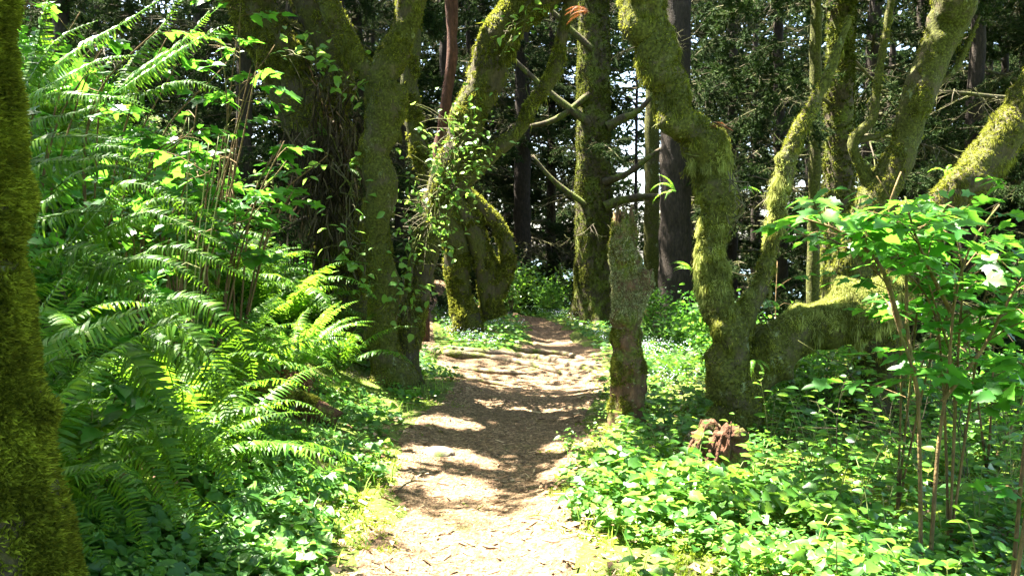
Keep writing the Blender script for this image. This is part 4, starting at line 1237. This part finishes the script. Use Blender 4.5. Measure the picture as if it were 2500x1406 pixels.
def leaves(root, o0, me, X, D, N, s, name='leaf'):
    g = gap_mask(np.asarray(X), .8)
    X, D, N, s = np.asarray(X)[g], np.asarray(D)[g], np.asarray(N)[g], np.asarray(s)[g]
    R = frames(np.asarray(D), np.asarray(N))
    for i in range(len(X)):
        obj(name, me[i % len(me)] if isinstance(me, list) else me, root, M4(R[i], X[i] - o0, float(s[i])))


def spray_shrub(name, label, base, stems, d, nleaf, lsize, me, mat=M_STEM, twig=.35, r0=.011, zmin=0.35, group=None, cat='shrub', trip=True, up=.25, outz=.1, spec=None, flat=.35):
    """stems: polylines; twigs leave them and carry leaves in level sprays"""
    root = empty(name, base, label, cat, group)
    segs = []
    for st in stems:
        st = np.array(st)
        VF = tube(st, np.linspace(r0, r0 * .35, len(st)), 6, .08, .1, 9, 3)
        obj('stem', mesh('stem', VF[0] - base, VF[1], mat, True), root)
        segs.append(crom(st, 60))
    X, D, N, s = [], [], [], []
    tw = []
    per = 7
    while len(X) < nleaf:
        c = segs[rng.integers(0, len(segs))]
        i = int((zmin + (1 - zmin) * rng.random()) * 59)
        a = rng.random() * 6.283
        d_ = np.array([math.cos(a), math.sin(a), rng.uniform(-.1, .5)])
        ln = twig * rng.uniform(.5, 1.2)
        e = c[i] + d_ * ln
        mid = c[i] + d_ * ln * .55 + [0, 0, .04]
        tw.append(tube([c[i], mid, e], [.004, .003, .0015], 3, .1))
        cc = crom([c[i], mid, e], 12)
        hd = nrm(np.array([d_[0], d_[1], 0]))
        for k in range(per):
            j = 3 + int(8 * k / (per - 1))
            sg = (-1) ** k
            ang = sg * rng.uniform(.5, 1.2) if k < per - 1 else 0
            dd = np.array([hd[0] * math.cos(ang) - hd[1] * math.sin(ang), hd[0] * math.sin(ang) + hd[1] * math.cos(ang), rng.normal() * .2 - outz])
            X.append(cc[j] + dd * .02); D.append(dd)
            N.append(np.array([0, 0, 1]) + rng.normal(size=3) * flat)
            s.append(lsize * rng.uniform(.6, 1.25))
    Vt, Ft = join(tw)
    obj('twigs', mesh('twigs', Vt - base, Ft, mat), root, kind='stuff')
    leaves(root, base, me, np.array(X), np.array(D), np.array(N), s)
    return root


# right foreground shrub
b = ground_at(2262, 1345)
b = np.array([xat(2262, 4.3), 4.3, gz(xat(2262, 4.3), 4.3)])
spray_shrub('leafy_shrub', 'tall shrub with lobed leaves in level tiers on two slim brown stems', b,
            [[b, at(2245, 1100, 4.3), at(2235, 930, 4.3), at(2190, 790, 4.3), at(2150, 650, 4.35), at(2080, 520, 4.4)],
             [b + [.04, 0, 0], at(2290, 1100, 4.35), at(2315, 920, 4.35), at(2330, 740, 4.3), at(2370, 600, 4.3), at(2440, 500, 4.3)],
             [at(2245, 990, 4.3), at(2215, 800, 4.4), at(2210, 650, 4.5), at(2170, 520, 4.5), at(2200, 420, 4.5)],
             [at(2300, 980, 4.35), at(2400, 850, 4.3), at(2470, 720, 4.2), at(2540, 620, 4.2)],
             [at(2200, 800, 4.3), at(2150, 650, 4.2), at(2060, 570, 4.2), at(1950, 530, 4.2)],
             [at(2320, 760, 4.35), at(2270, 660, 4.2), at(2230, 560, 4.1), at(2210, 480, 4.1)]],
            4.3, 299, .108, [LM_MAPLE, LM_TOOTH, LM_MAPLE], twig=.38, zmin=.42, r0=.012, flat=.34, outz=.06)
b3 = np.array([xat(2330, 4.7), 4.7, gz(xat(2330, 4.7), 4.7)])
spray_shrub('leafy_shrub', 'shrub of large lobed leaves filling in behind the tall tiered shrub', b3,
            [[b3, at(2330, 950, 4.7), at(2300, 800, 4.7), at(2250, 650, 4.7), at(2190, 560, 4.7)], [b3, at(2380, 900, 4.7), at(2400, 740, 4.7), at(2450, 600, 4.7)], [b3, at(2300, 900, 4.8), at(2260, 720, 4.8), at(2120, 600, 4.8), at(1990, 560, 4.8)],
             [b3, at(2340, 850, 4.7), at(2350, 680, 4.6), at(2330, 560, 4.6), at(2290, 470, 4.6)]], 4.7, 298, .112, [LM_MAPLE, LM_TOOTH], twig=.36, zmin=.42, r0=.009, flat=.34, outz=.05)
b4 = np.array([xat(2200, 5.3), 5.3, gz(xat(2200, 5.3), 5.3)])
spray_shrub('leafy_shrub', 'finer-leaved shrub reaching left in front of the slanting mossy trunk', b4,
            [[b4, at(2200, 900, 5.2), at(2180, 720, 5.0), at(2060, 600, 4.9), at(1940, 570, 4.8)], [b4, at(2230, 850, 5.2), at(2240, 650, 5.1), at(2180, 500, 5.0), at(2140, 430, 5.0)], [b4, at(2280, 850, 5.1), at(2380, 650, 5.0), at(2420, 520, 5.0), at(2480, 460, 5.0)]],
            5.1, 280, .10, [LM_MAPLE, LM_TOOTH], twig=.34, zmin=.5, r0=.008, flat=.34, outz=.05)
b2 = np.array([xat(2480, 3.6), 3.6, gz(xat(2480, 3.6), 3.6)])
spray_shrub('leafy_shrub', 'shrub cut by the right edge of the photo, with lobed leaves reaching into view', b2,
            [[b2, at(2540, 1000, 3.6), at(2560, 700, 3.7), at(2540, 480, 3.8)], [b2, at(2500, 1100, 3.7), at(2530, 850, 3.7), at(2500, 700, 3.7)]], 3.6, 110, .10, [LM_MAPLE, LM_TOOTH], twig=.26, zmin=.3)
# background low shrub behind the first
for k, (px, py, d, n_, lb) in enumerate([(1960, 660, 9.2, 80, 'leafy shrub in front of the level limb, left part of the right-hand thicket'), (2420, 760, 6.5, 150, 'leafy shrub behind the tall one, near the right edge'), (2200, 600, 8.6, 90, 'leafy shrub behind the bent tree, its top showing over the level limb')]):
    x = xat(px, d)
    b = np.array([x, d, gz(x, d)])
    st = []
    for j in range(4):
        e = at(px + rng.uniform(-130, 130), py + rng.uniform(-70, 90), d + rng.uniform(-.3, .3))
        st.append([b, b * .5 + e * .5 + rng.normal(size=3) * .1, e])
    spray_shrub('leafy_shrub', lb, b, st, d, n_, .10, [LM_TOOTH, LM_MAPLE], twig=.3, zmin=.45)
# upper left broadleaf shrubs on the bank
ul = [(640, 330, 7.0, 150, 'broad-leaved shrub hanging over the bank beside the dark leaning tree'), (560, 230, 6.8, 150, 'broad-leaved shrub high on the bank below the sky-lit ferns'), (470, 380, 6.4, 60, 'broad-leaved shrub in the middle of the upper bank'),
      (690, 420, 7.6, 110, 'broad-leaved shrub lowest toward the tall upright fern'), (330, 110, 6.6, 80, 'broad-leaved shrub behind the top left fern fronds'), (560, 500, 6.3, 120, 'broad-leaved shrub with white-glinting leaves at mid bank'), (180, 60, 6.2, 70, 'broad-leaved shrub at the top left corner behind the near trunk'), (620, 90, 8.2, 120, 'broad-leaved shrub at the top, left of the dark leaning tree')]
for px, py, d, n_, lb in ul:
    e0 = at(px, py, d)
    b = np.array([e0[0] - .5, e0[1] + .3, gz(e0[0] - .5, e0[1] + .3)])
    st = []
    for j in range(5):
        e = at(px + rng.uniform(-110, 110), py + rng.uniform(-90, 90), d + rng.uniform(-.5, .3))
        mid = b * .5 + e * .5 + np.array([-.1, 0, .3]) + rng.normal(size=3) * .1
        st.append([b, mid, e])
    spray_shrub('leafy_shrub', lb, b, st, d, n_, .125, [LM_MAPLE, LM_TOOTH, LM_MAPLE], twig=.35, zmin=.45)
# dark nettle-like leaves low on the bank
for px, py, d, lb in [(270, 960, 3.9, 'dark shaded plant with toothed leaves under the drooping fern'), (480, 330, 5.4, 'toothed-leaf plant among ferns half way up the bank')]:
    e0 = at(px, py, d)
    b = np.array([e0[0] - .15, e0[1] + .1, gz(e0[0] - .15, e0[1] + .1)])
    st = [[b, (b + e) / 2 + [0, 0, .1], e] for e in [at(px + rng.uniform(-90, 90), py + rng.uniform(-60, 60), d) for _ in range(4)]]
    spray_shrub('broad_leaved_plant', lb, b, st, d, 60, .11, [LM_TOOTH], twig=.2, zmin=.3, cat='plant', mat=M_STALK, r0=.006)


# climbers on T4 and T3
def climber(label, line, n, sz, rad, name='climbing_vine', bias=0.0):
    L_ = crom(np.array([at(*q) for q in line]), 80)
    b = L_[0]
    root = empty(name, b, label, 'climbing plant')
    stm = [tube(L_[::8] + rng.normal(size=L_[::8].shape) * .05, np.full(10, .006), 4, .1) for _ in range(4)]
    i = rng.integers(0, 80, n)
    off = rng.normal(size=(n, 3)) * rad
    off[:, 1] = -np.abs(off[:, 1]) - .10
    X = L_[i] + off
    for k in range(0, n, 4):
        stm.append(tube([L_[i[k]] + off[k] * .2, L_[i[k]] + off[k] * .7 + [0, 0, .03], X[k]], [.004, .003, .0015], 3, .08))
    V, Fl = join(stm)
    obj('stems', mesh('stems', V - b, Fl, M_TWIG), root, kind='stuff')
    D = rdir(n) * np.array([1, 1, .5]) + [0, 0, -.2]
    leaves(root, b, [LM_OVAL_V, LM_OVAL_V, LM_TOOTH_V], X, D, np.array([[0, -.3, 1]]) + rng.normal(size=(n, 3)) * .5, rng.uniform(sz * .6, sz * 1.3, n))


climber('sunlit leafy climber wrapped round the lower half of the slanting trunk', [(1040, 620, 9.9), (1050, 500, 9.9), (1080, 400, 9.8), (1120, 300, 9.9)], 296, .075, np.array([.22, .1, .20]))
climber('smaller sunlit climber leaves thickest at the fork of the slanting trunk', [(1040, 560, 9.8), (1070, 470, 9.8), (1100, 420, 9.7), (1130, 330, 9.8), (1150, 280, 9.8)], 290, .06, np.array([.26, .1, .18]))
climber('sparser climber leaves hanging beside the foot of the slanting trunk', [(985, 780, 9.7), (1000, 660, 9.7), (1020, 560, 9.7)], 90, .08, np.array([.13, .08, .15]))
climber('leafy climber on the left flank of the upright trunk', [(900, 680, 9.5), (860, 560, 9.6), (850, 440, 9.7), (800, 380, 9.8)], 110, .10, np.array([.16, .1, .18]))
climber('leafy sprigs growing in the crotch at the top of the dark leaning tree', [(700, 130, 9.8), (780, 140, 9.8), (860, 200, 9.7), (900, 170, 9.7)], 100, .10, np.array([.22, .12, .14]))
climber('few leaves growing where the bent tree is thickest below its bend', [(1790, 560, 7.3), (1800, 480, 7.2), (1790, 400, 7.3)], 30, .05, np.array([.06, .04, .1]))
climber('small leaves on the upper part of the slanting trunk', [(1230, 120, 9.8), (1260, 60, 9.8), (1310, 0, 9.8)], 40, .08, np.array([.2, .1, .12]))

# ------------------------------------------------------------------ undergrowth on the right: glossy plants
def glossy_plant(x, y, h, label, group):
    b = np.array([x, y, gz(x, y)])
    root = empty('glossy_plant', b, label, 'plant', group)
    X, D, N, s, st = [], [], [], [], []
    for j in range(int(rng.integers(1, 4))):
        a = rng.random() * 6.28
        tip = b + np.array([math.cos(a) * h * .35, math.sin(a) * h * .35, h * rng.uniform(.75, 1.1)])
        c = crom([b, (b + tip) / 2 + [0, 0, .06], tip], 24)
        st.append(tube(c[::4], np.linspace(.004, .0018, 6), 4, .06))
        k = int(5 + h * 9)
        for q in range(k):
            i = int(6 + 17 * q / max(k - 1, 1))
            t = a + q * 2.4
            X.append(c[i]); D.append([math.cos(t), math.sin(t), .25]); N.append(np.array([0, -.1, 1]) + rng.normal(size=3) * .3); s.append(rng.uniform(.06, .125) * (1.1 - .35 * i / 24))
    V, Fl = join(st)
    obj('stems', mesh('stems', V - b, Fl, M_STALK), root)
    leaves(root, b, LM_SALAL, np.array(X), np.array(D), np.array(N), s)


pl = []
tries = 0
while len(pl) < 125 and tries < 4000:
    tries += 1
    y = rng.uniform(3.6, 10.5) if rng.random() < .75 else rng.uniform(3.6, 7)
    x = rng.uniform(np.interp(y, PY, PR) + .35, y * .6 + .2)
    if y > 7 and x < 1.2: continue
    if y < 5.2 and x < 1.4: continue
    if any((x - a) ** 2 + (y - b) ** 2 < .18 ** 2 for a, b in pl): continue
    pl.append((x, y))
    w_ = ('nearest the viewer' if y < 5.2 else 'round the red rotten stump' if x < 2.2 and y < 7 else 'behind the tall tiered shrub' if y < 7 else 'beside the snag and bent tree' if x < 2.6 else 'at the back of the right thicket') 
    glossy_plant(x, y, rng.uniform(.2, .45) + .35 * rng.random() * (x > 1.7) * (y > 4.6), 'upright plant with glossy oval leaves ' + w_, 'glossy oval-leaved plants ' + w_)

# mass shrubs further back (shared foliage)
SH = []
for k in range(4):
    n_ = 620
    cc = rdir(14) * np.array([.55, .55, .45]) * rng.random((14, 1)) ** .4 + [0, 0, .55]
    C = cc[rng.integers(0, 14, n_)] + rng.normal(size=(n_, 3)) * .13
    C[:, 2] = np.abs(C[:, 2])
    D = rdir(n_) * [1, 1, .4]
    t = [OVAL, TOOTH_S, OVAL, HEART_S][k]
    V, Fl = inst(*t, frames(D, np.array([[0, -.2, 1.0]]) + rng.normal(size=(n_, 3)) * .45), C, rng.uniform(.05, .10, n_))
    fm = mesh('foliage', V, Fl, [M_SALAL, M_MAPLE, M_HEART, M_HEART][k])
    st = [tube([[0, 0, 0], c * .5 + rng.normal(size=3) * .04, c], [.009, .006, .003], 4, .1) for c in cc]
    V, Fl = join(st)
    SH.append((fm, mesh('stems', V, Fl, M_TWIG)))


def bush(x, y, s, label, group, k=None):
    k = rng.integers(0, 4) if k is None else k
    if not gap_mask(np.array([[x, y, gz(x, y) + .5 * s]]), 2.2)[0] and x < 0: return
    root = empty('low_shrub', (x, y, gz(x, y) - .03), label, 'shrub', group)
    m = Matrix.Rotation(rng.random() * 6.28, 4, 'Z') @ Matrix.Diagonal((s, s, s * rng.uniform(.7, 1.1), 1))
    obj('stems', SH[k][1], root, m)
    obj('foliage', SH[k][0], root, m, kind='stuff')


for i in range(58):
    y = rng.uniform(7.6, 18)
    x = rng.uniform(max(1.9, np.interp(y, PY, PR) + 1.2), y * .62 + .5)
    if y < 9 and x < 2.3: continue
    w_ = 'just behind the bent tree' if y < 11 and x < 4 else 'right of the bent tree, under its level limb' if y < 11 else 'in the middle of the right thicket, beyond the bent tree' if y < 14.5 else 'at the back of the right thicket, under the conifers'
    bush(x, y, rng.uniform(.6, 1.1), 'low leafy shrub ' + w_, 'low shrubs ' + w_)
for i in range(26):
    y = rng.uniform(22, 30)
    x = rng.uniform(-1.2, 8)
    bush(x, y, rng.uniform(.8, 1.5), 'low shrub at the far edge of the clearing among dark trunks', 'low shrubs at the far edge')
for i in range(120):
    y = rng.uniform(4.5, 24)
    x = np.interp(y, BY, BX) - rng.uniform(1.0, 10)
    if x < -y * .8: continue
    if x > -3.4 and 6 < y < 10.2: continue
    q_ = ('low' if np.interp(y, BY, BX) - x < 3.5 else 'high'); w_ = region(x, y * .75, FW)
    bush(x, y, rng.uniform(.7, 1.3), q_ + ' leafy shrub ' + w_, 'leafy shrubs, ' + q_ + ', ' + w_, 1)

# ------------------------------------------------------------------ stumps, log, roots, sticks, stone
b = ground_at(1745, 1165)
root = empty('rotten_stump', b, 'crumbling red-brown rotten stump in front of the bent tree', 'tree stump')
VF = tube([b + [-.04, 0, -.1], b + [-.03, 0, .05], b + [.03, 0, .2], b + [.07, .02, .33]], [.20, .17, .165, .12], 44, .012, .45, 5, 4, jag=.04, bs2=(26, .03))
obj('stump_body', mesh('stump_body', VF[0] - b, VF[1], M_ROT, True), root)
for i in range(34):
    a = rng.random() * 6.28
    p0 = b + np.array([math.cos(a) * .165 - .02, math.sin(a) * .165, .02 + .12 * rng.random()])
    V, Fl = tube([p0, p0 + [.02, 0, .09], p0 + [.05 - .03 * math.cos(a), -.02 * math.sin(a), .16 + .12 * rng.random()]], [.022, .016, .004], 5, .03, .35, 25, i)
    obj('splinter', mesh('splinter', V - b, Fl, M_ROT), root)
b = ground_at(1698, 1120)
VF = tube([b + [0, 0, -.05], b + [0, 0, .08], b + [.01, 0, .17], b + [.02, 0, .2]], [.09, .1, .075, .01], 18, .02, .15, 6, 6)
root = empty('mossy_stone', b, 'small moss-covered stone leaning on the rotten stump', 'stone')
obj('stone_body', mesh('stone_body', VF[0] - b, VF[1], M_STONE, True), root)
moss_on(root, b, VF, 1500, (.01, .02), M_MOSS)
# log
P = [ground_at(600, 985) + [0, 0, .05], ground_at(690, 1010) + [0, 0, .09], ground_at(760, 1030) + [0, 0, .1], ground_at(815, 1050) + [0, 0, .08]]
VF = tube(P, [.06, .09, .10, .085], 22, .03, .2, 7, 8, jag=.06, bs2=(20, .012))
b = P[0]
root = empty('fallen_log', b, 'short mossy fallen log with a red broken end on the left bank', 'log')
obj('log_wood', mesh('log_wood', VF[0] - b, VF[1], M_ROT, True), root)
xe = P[-1][0] - .12
moss_on(root, b, VF, 4500, (.012, .03), M_MOSS, w=lambda N, c: (c[:, 0] < xe) * (N[:, 2] > -.2) * (.4 + np.clip(fbm(c * 6, 2), 0, 1)))
P = [ground_at(560, 1000) + [0, 0, .0], ground_at(590, 960) + [0, 0, .06], ground_at(630, 975) + [0, 0, .04]]
VF = tube(P, [.04, .05, .03], 14, .03, .3, 9, 9, jag=.03)
o = empty('wood_chunk', P[0], 'small pale chunk of broken wood left of the fallen log', 'wood')
obj('wood_body', mesh('wood_body', VF[0] - P[0], VF[1], M_ROT, True), o)
# surface roots across the path
rts = [([(1010, 838), (1090, 868), (1200, 878), (1330, 905), (1440, 925)], .05), ([(1030, 850), (1130, 862), (1260, 872), (1370, 888), (1480, 915)], .06), ([(1060, 880), (1150, 905), (1240, 915), (1330, 912)], .035),
       ([(1180, 838), (1280, 862), (1390, 872), (1490, 900)], .045), ([(1070, 905), (1130, 925), (1230, 945), (1300, 950)], .03), ([(1400, 885), (1430, 900), (1500, 905)], .03)]
rl = ['long exposed root lying across the path, the nearest to the upright trunk', 'thickest exposed root crossing the path from side to side', 'short exposed root in the middle of the rooty step', 'exposed root at the far side of the rooty step, edged with moss', 'thin root nearest the viewer in the rooty step', 'short root ending at the right edge of the path']
for k, (sp, r) in enumerate(rts):
    r = r * 1.35
    P = np.array([ground_at(*q) + [0, 0, .015 + .015 * rng.random()] for q in sp])
    P[0][2] -= .06; P[-1][2] -= .06
    R_ = np.linspace(r, r * .5, len(P))
    VF = tube(P, R_, 10, .05, .25, 6, k + 30, bs2=(12, .006))
    o = obj('surface_root', mesh('surface_root', VF[0] - P[0], VF[1], M_ROOT, True))
    o.location = Vector(P[0]); tag(o, rl[k], 'tree root', 'exposed roots across the path')
# roots of T3
# stone
b = ground_at(1065, 1110)
VF = tube([b + [0, 0, -.03], b + [0, 0, .02], b + [0, 0, .05], b + [0, 0, .06]], [.14, .13, .08, .01], 20, .012, .3, 6, 41)
o = obj('flat_stone', mesh('flat_stone', VF[0] - b, VF[1], M_STONE, True)); o.location = Vector(b)
tag(o, 'pale flat stone bedded in the left side of the path', 'stone')
sticks = [((970, 1205), (1040, 1195), .006, 'dark stick lying at the left side of the path'), ((1130, 1235), (1180, 1255), .005, 'short stick in the middle of the near path'), ((1880, 1260), (2080, 1200), .006, 'long thin twig across the sunlit leaves on the right'), ((2080, 960), (2180, 1050), .006, 'pale dead twig slanting in the right thicket'),
          ((1290, 1270), (1340, 1290), .004, 'twig fragment beside the bright patch of the path'), ((1660, 1235), (1750, 1180), .004, 'bent green stalk lying over the leaves below the rotten stump'), ((2350, 1395), (2470, 1300), .007, 'pale forked twig in the bottom right corner'), ((1900, 1280), (2030, 1350), .005, 'brown twig low among the ground leaves on the right')]
for a, c, r, lb in sticks:
    p0, p1 = ground_at(*a) + [0, 0, .02], ground_at(*c) + [0, 0, .05]
    mid = (p0 + p1) / 2 + rng.normal(size=3) * .02 + [0, 0, .02]
    V, Fl = tube([p0, mid, p1], [r, r, r * .4], 5, .05, .2, 20, 1)
    q = mid + nrm(p1 - p0) * .06 + [0, 0, .05]
    V2, F2 = tube([mid, (mid + q) / 2, q], [r * .6, r * .5, r * .2], 4, .04)
    V, Fl = join([(V, Fl), (V2, F2)])
    o = obj('fallen_twig', mesh('fallen_twig', V - p0, Fl, M_TWIG)); o.location = Vector(p0); tag(o, lb, 'twig')

for i in range(26):
    y = rng.uniform(5.2, 10)
    x = rng.uniform(2.1, y * .58)
    b = np.array([x, y, gz(x, y)])
    segs = []
    h_ = rng.uniform(.4, 1.0)
    tip = b + np.array([rng.normal() * .25, rng.normal() * .2, h_])
    c = crom([b, (b + tip) / 2 + rng.normal(size=3) * .05, tip], 20)
    segs.append(tube(c[::3], np.linspace(.0045, .002, 7), 5, .06))
    for j in range(6):
        q = c[rng.integers(6, 19)]
        e = q + np.array([rng.normal() * .16, rng.normal() * .12, rng.uniform(.02, .25)])
        segs.append(tube([q, (q + e) / 2 + rng.normal(size=3) * .015, e], [.003, .0025, .0015], 4, .06))
    V, Fl = join(segs)
    w_ = 'left' if x < y * .36 else 'right'
    o = obj('bare_stem', mesh('bare_stem', V - b, Fl, M_DEADTWIG)); o.location = Vector(b)
    tag(o, 'bare branching stem among the leaves in the ' + w_ + ' half of the thicket', 'dead stem', 'bare stems in the ' + w_ + ' half of the thicket')

# ------------------------------------------------------------------ ground cover (nobody could count it)
def scatter(n, x0, x1, y0, y1, cond):
    y = y0 * (y1 / y0) ** rng.random(n)
    lo = np.maximum(x0, -y * .66 - .3); hi = np.minimum(x1, y * .66 + .3)
    x = lo + (hi - lo) * rng.random(n)
    k = cond(x, y)
    x, y = x[k], y[k]
    return np.stack([x, y, H(x, y)], -1)


def slope_n(P):
    e = .03
    dx = (H(P[:, 0] + e, P[:, 1]) - H(P[:, 0] - e, P[:, 1])) / (2 * e)
    dy = (H(P[:, 0], P[:, 1] + e) - H(P[:, 0], P[:, 1] - e)) / (2 * e)
    return nrm(np.stack([-dx, -dy, np.ones_like(dx)], -1))


def off_path(x, y, m=1.12, soft=.2):
    t = np.abs(path_t(x, y))
    j = fbm(np.stack([x * 3, y * 3, x * 0], -1), 77, 2) * soft
    a = (t + j > m) | (y > 23.5)
    return a & ((curve_fork(x, y) + j > .55) | (y < 13.2))


def cover(name, label, P, t, mat, smin, smax, hmin, hmax, tilt=.35):
    n = len(P)
    N = slope_n(P)
    a = rng.random(n) * 6.283
    D = np.stack([np.cos(a), np.sin(a), rng.normal(size=n) * .15], -1)
    Z_ = N + np.array([[0, -.15, 0.3]]) + rng.normal(size=(n, 3)) * tilt
    D = D - N * (D * N).sum(1)[:, None] * .8
    X = P + np.stack([0 * a, 0 * a, rng.uniform(hmin, hmax, n)], -1)
    V, Fl = inst(*t, frames(D, Z_), X, rng.uniform(smin, smax, n) )
    o = obj(name, mesh(name, V, Fl, mat), kind='stuff')
    tag(o, label, 'ground cover')
    return o


# clumped density
def clump(x, y, sc_, th_, seed):
    return fbm(np.stack([x * sc_, y * sc_, x * 0], -1), seed, 2) > th_


P = scatter(21000, .1, 9, 2.4, 12, lambda x, y: off_path(x, y, 1.12, .3) & (x > 0) & clump(x, y, 2.6, -.02, 5))
cover('heart_leaf_cover', 'carpet of heart-shaped ground leaves on the right of the path', P, HEART_S, M_HEART, .025, .078, .01, .17, .55)
P = scatter(30000, -6, 0, 2.4, 12, lambda x, y: off_path(x, y, 1.2, .3) & (x < 0) & clump(x, y, 2.0, -.15, 6))
cover('heart_leaf_cover', 'patches of heart-shaped ground leaves on the left bank', P, HEART_S, M_HEART, .03, .085, .01, .12, .55)
P = scatter(12000, .3, 9, 2.4, 9, lambda x, y: off_path(x, y, 1.35) & (x > 0) & clump(x, y, 1.7, .15, 15))
cover('toothed_leaf_cover', 'scattered larger toothed ground leaves among the hearts on the right', P, TOOTH_S, M_SALAL, .06, .11, .05, .22, .4)
P = scatter(36000, -5, 9, 2.4, 12, lambda x, y: off_path(x, y, 1.05, .35) & clump(x, y, 2.4, .0, 44))
cover('fine_leaf_cover', 'fine small-leaved herbs filling in between the heart-shaped leaves', P, SMALL, M_VINE, .018, .04, .02, .14, .8)
P = scatter(5000, -5, 9, 2.4, 12, lambda x, y: off_path(x, y, .9, .3))
cover('dead_leaves', 'curled brown dead leaves lying among the ground cover and along the path', P, SMALL, M_LITTER, .03, .07, .005, .04, .5)
P = scatter(56000, -9, 12, 11, 30, lambda x, y: off_path(x, y, 1.1))
cover('distant_ground_leaves', 'low fine-leaved ground cover around the far part of the path', P, QUADLEAF, M_HEART, .05, .12, .02, .16, .5)
# ground moss
P = scatter(75000, -5, 6, 2.4, 12, lambda x, y: off_path(x, y, .88, .3) & clump(x, y, 1.6, -.3, 8) )
n = len(P)
V, Fl = inst(*TUFT, frames_z(slope_n(P) + rng.normal(size=(n, 3)) * .25, rng.random(n) * 6.3), P, rng.uniform(.010, .030, n))
tag(obj('ground_moss', mesh('ground_moss', V, Fl, M_MOSS_G), kind='stuff'), 'soft yellow-green moss along both edges of the path', 'moss')
# grass
P = scatter(9000, -3, 4, 3.0, 15, lambda x, y: off_path(x, y, 1.05) & (np.abs(path_t(x, y)) < 2.2) & clump(x, y, 1.9, .25, 9))
n = len(P)
V, Fl = inst(*BLADE, frames_z(np.array([[0, 0, 1.0]]) + rng.normal(size=(n, 3)) * .25, rng.random(n) * 6.3), P, rng.uniform(.06, .17, n))
tag(obj('grass', mesh('grass', V, Fl, M_GRASS), kind='stuff'), 'thin grass blades along the verges of the path', 'grass')
# litter on the path
P = scatter(60000, -3, 3, 2.4, 16, lambda x, y: (np.abs(path_t(x, y)) < 1.25))
n = len(P)
a = rng.random(n) * 6.283
D = np.stack([np.cos(a), np.sin(a) * .8, rng.normal(size=n) * .12], -1)
V, Fl = inst(*CHIP, frames(D, slope_n(P) + rng.normal(size=(n, 3)) * .35), P + [0, 0, .013], np.stack([rng.uniform(.008, .05, n), rng.uniform(.01, .045, n), rng.uniform(.01, .04, n)], -1))
tag(obj('leaf_litter', mesh('leaf_litter', V, Fl, M_LITTER), kind='stuff'), 'brown needles, chips and bits of bark strewn over the path', 'litter')
P = scatter(3200, -3, 3, 2.4, 14, lambda x, y: (np.abs(path_t(x, y)) < 1.3))
n = len(P)
a = rng.random(n) * 6.283
V, Fl = inst(*CHIP, frames(np.stack([np.cos(a), np.sin(a), rng.normal(size=n) * .1], -1), slope_n(P) + rng.normal(size=(n, 3)) * .4), P + [0, 0, .018], np.stack([rng.uniform(.03, .11, n), rng.uniform(.05, .16, n), rng.uniform(.05, .1, n)], -1))
tag(obj('bark_chips', mesh('bark_chips', V, Fl, M_LITTER), kind='stuff'), 'larger bits of bark and broken twig scattered on the path', 'litter')
# pale flowers in the distance
P = scatter(26000, -3, 9, 10, 24, lambda x, y: off_path(x, y, 1.3) & clump(x, y, .8, .05, 12) & (x > -2.2))
n = len(P)
V, Fl = inst(*QUADLEAF, frames(rdir(n) * [1, 1, .2], np.array([[0, -.6, 1.0]]) + rng.normal(size=(n, 3)) * .3), P + np.stack([np.zeros(n), np.zeros(n), rng.uniform(.12, .24, n)], -1), rng.uniform(.012, .022, n))
tag(obj('small_flowers', mesh('small_flowers', V, Fl, M_FLOWER), kind='stuff'), 'haze of tiny pale blue flowers over the far ground leaves', 'flowers')
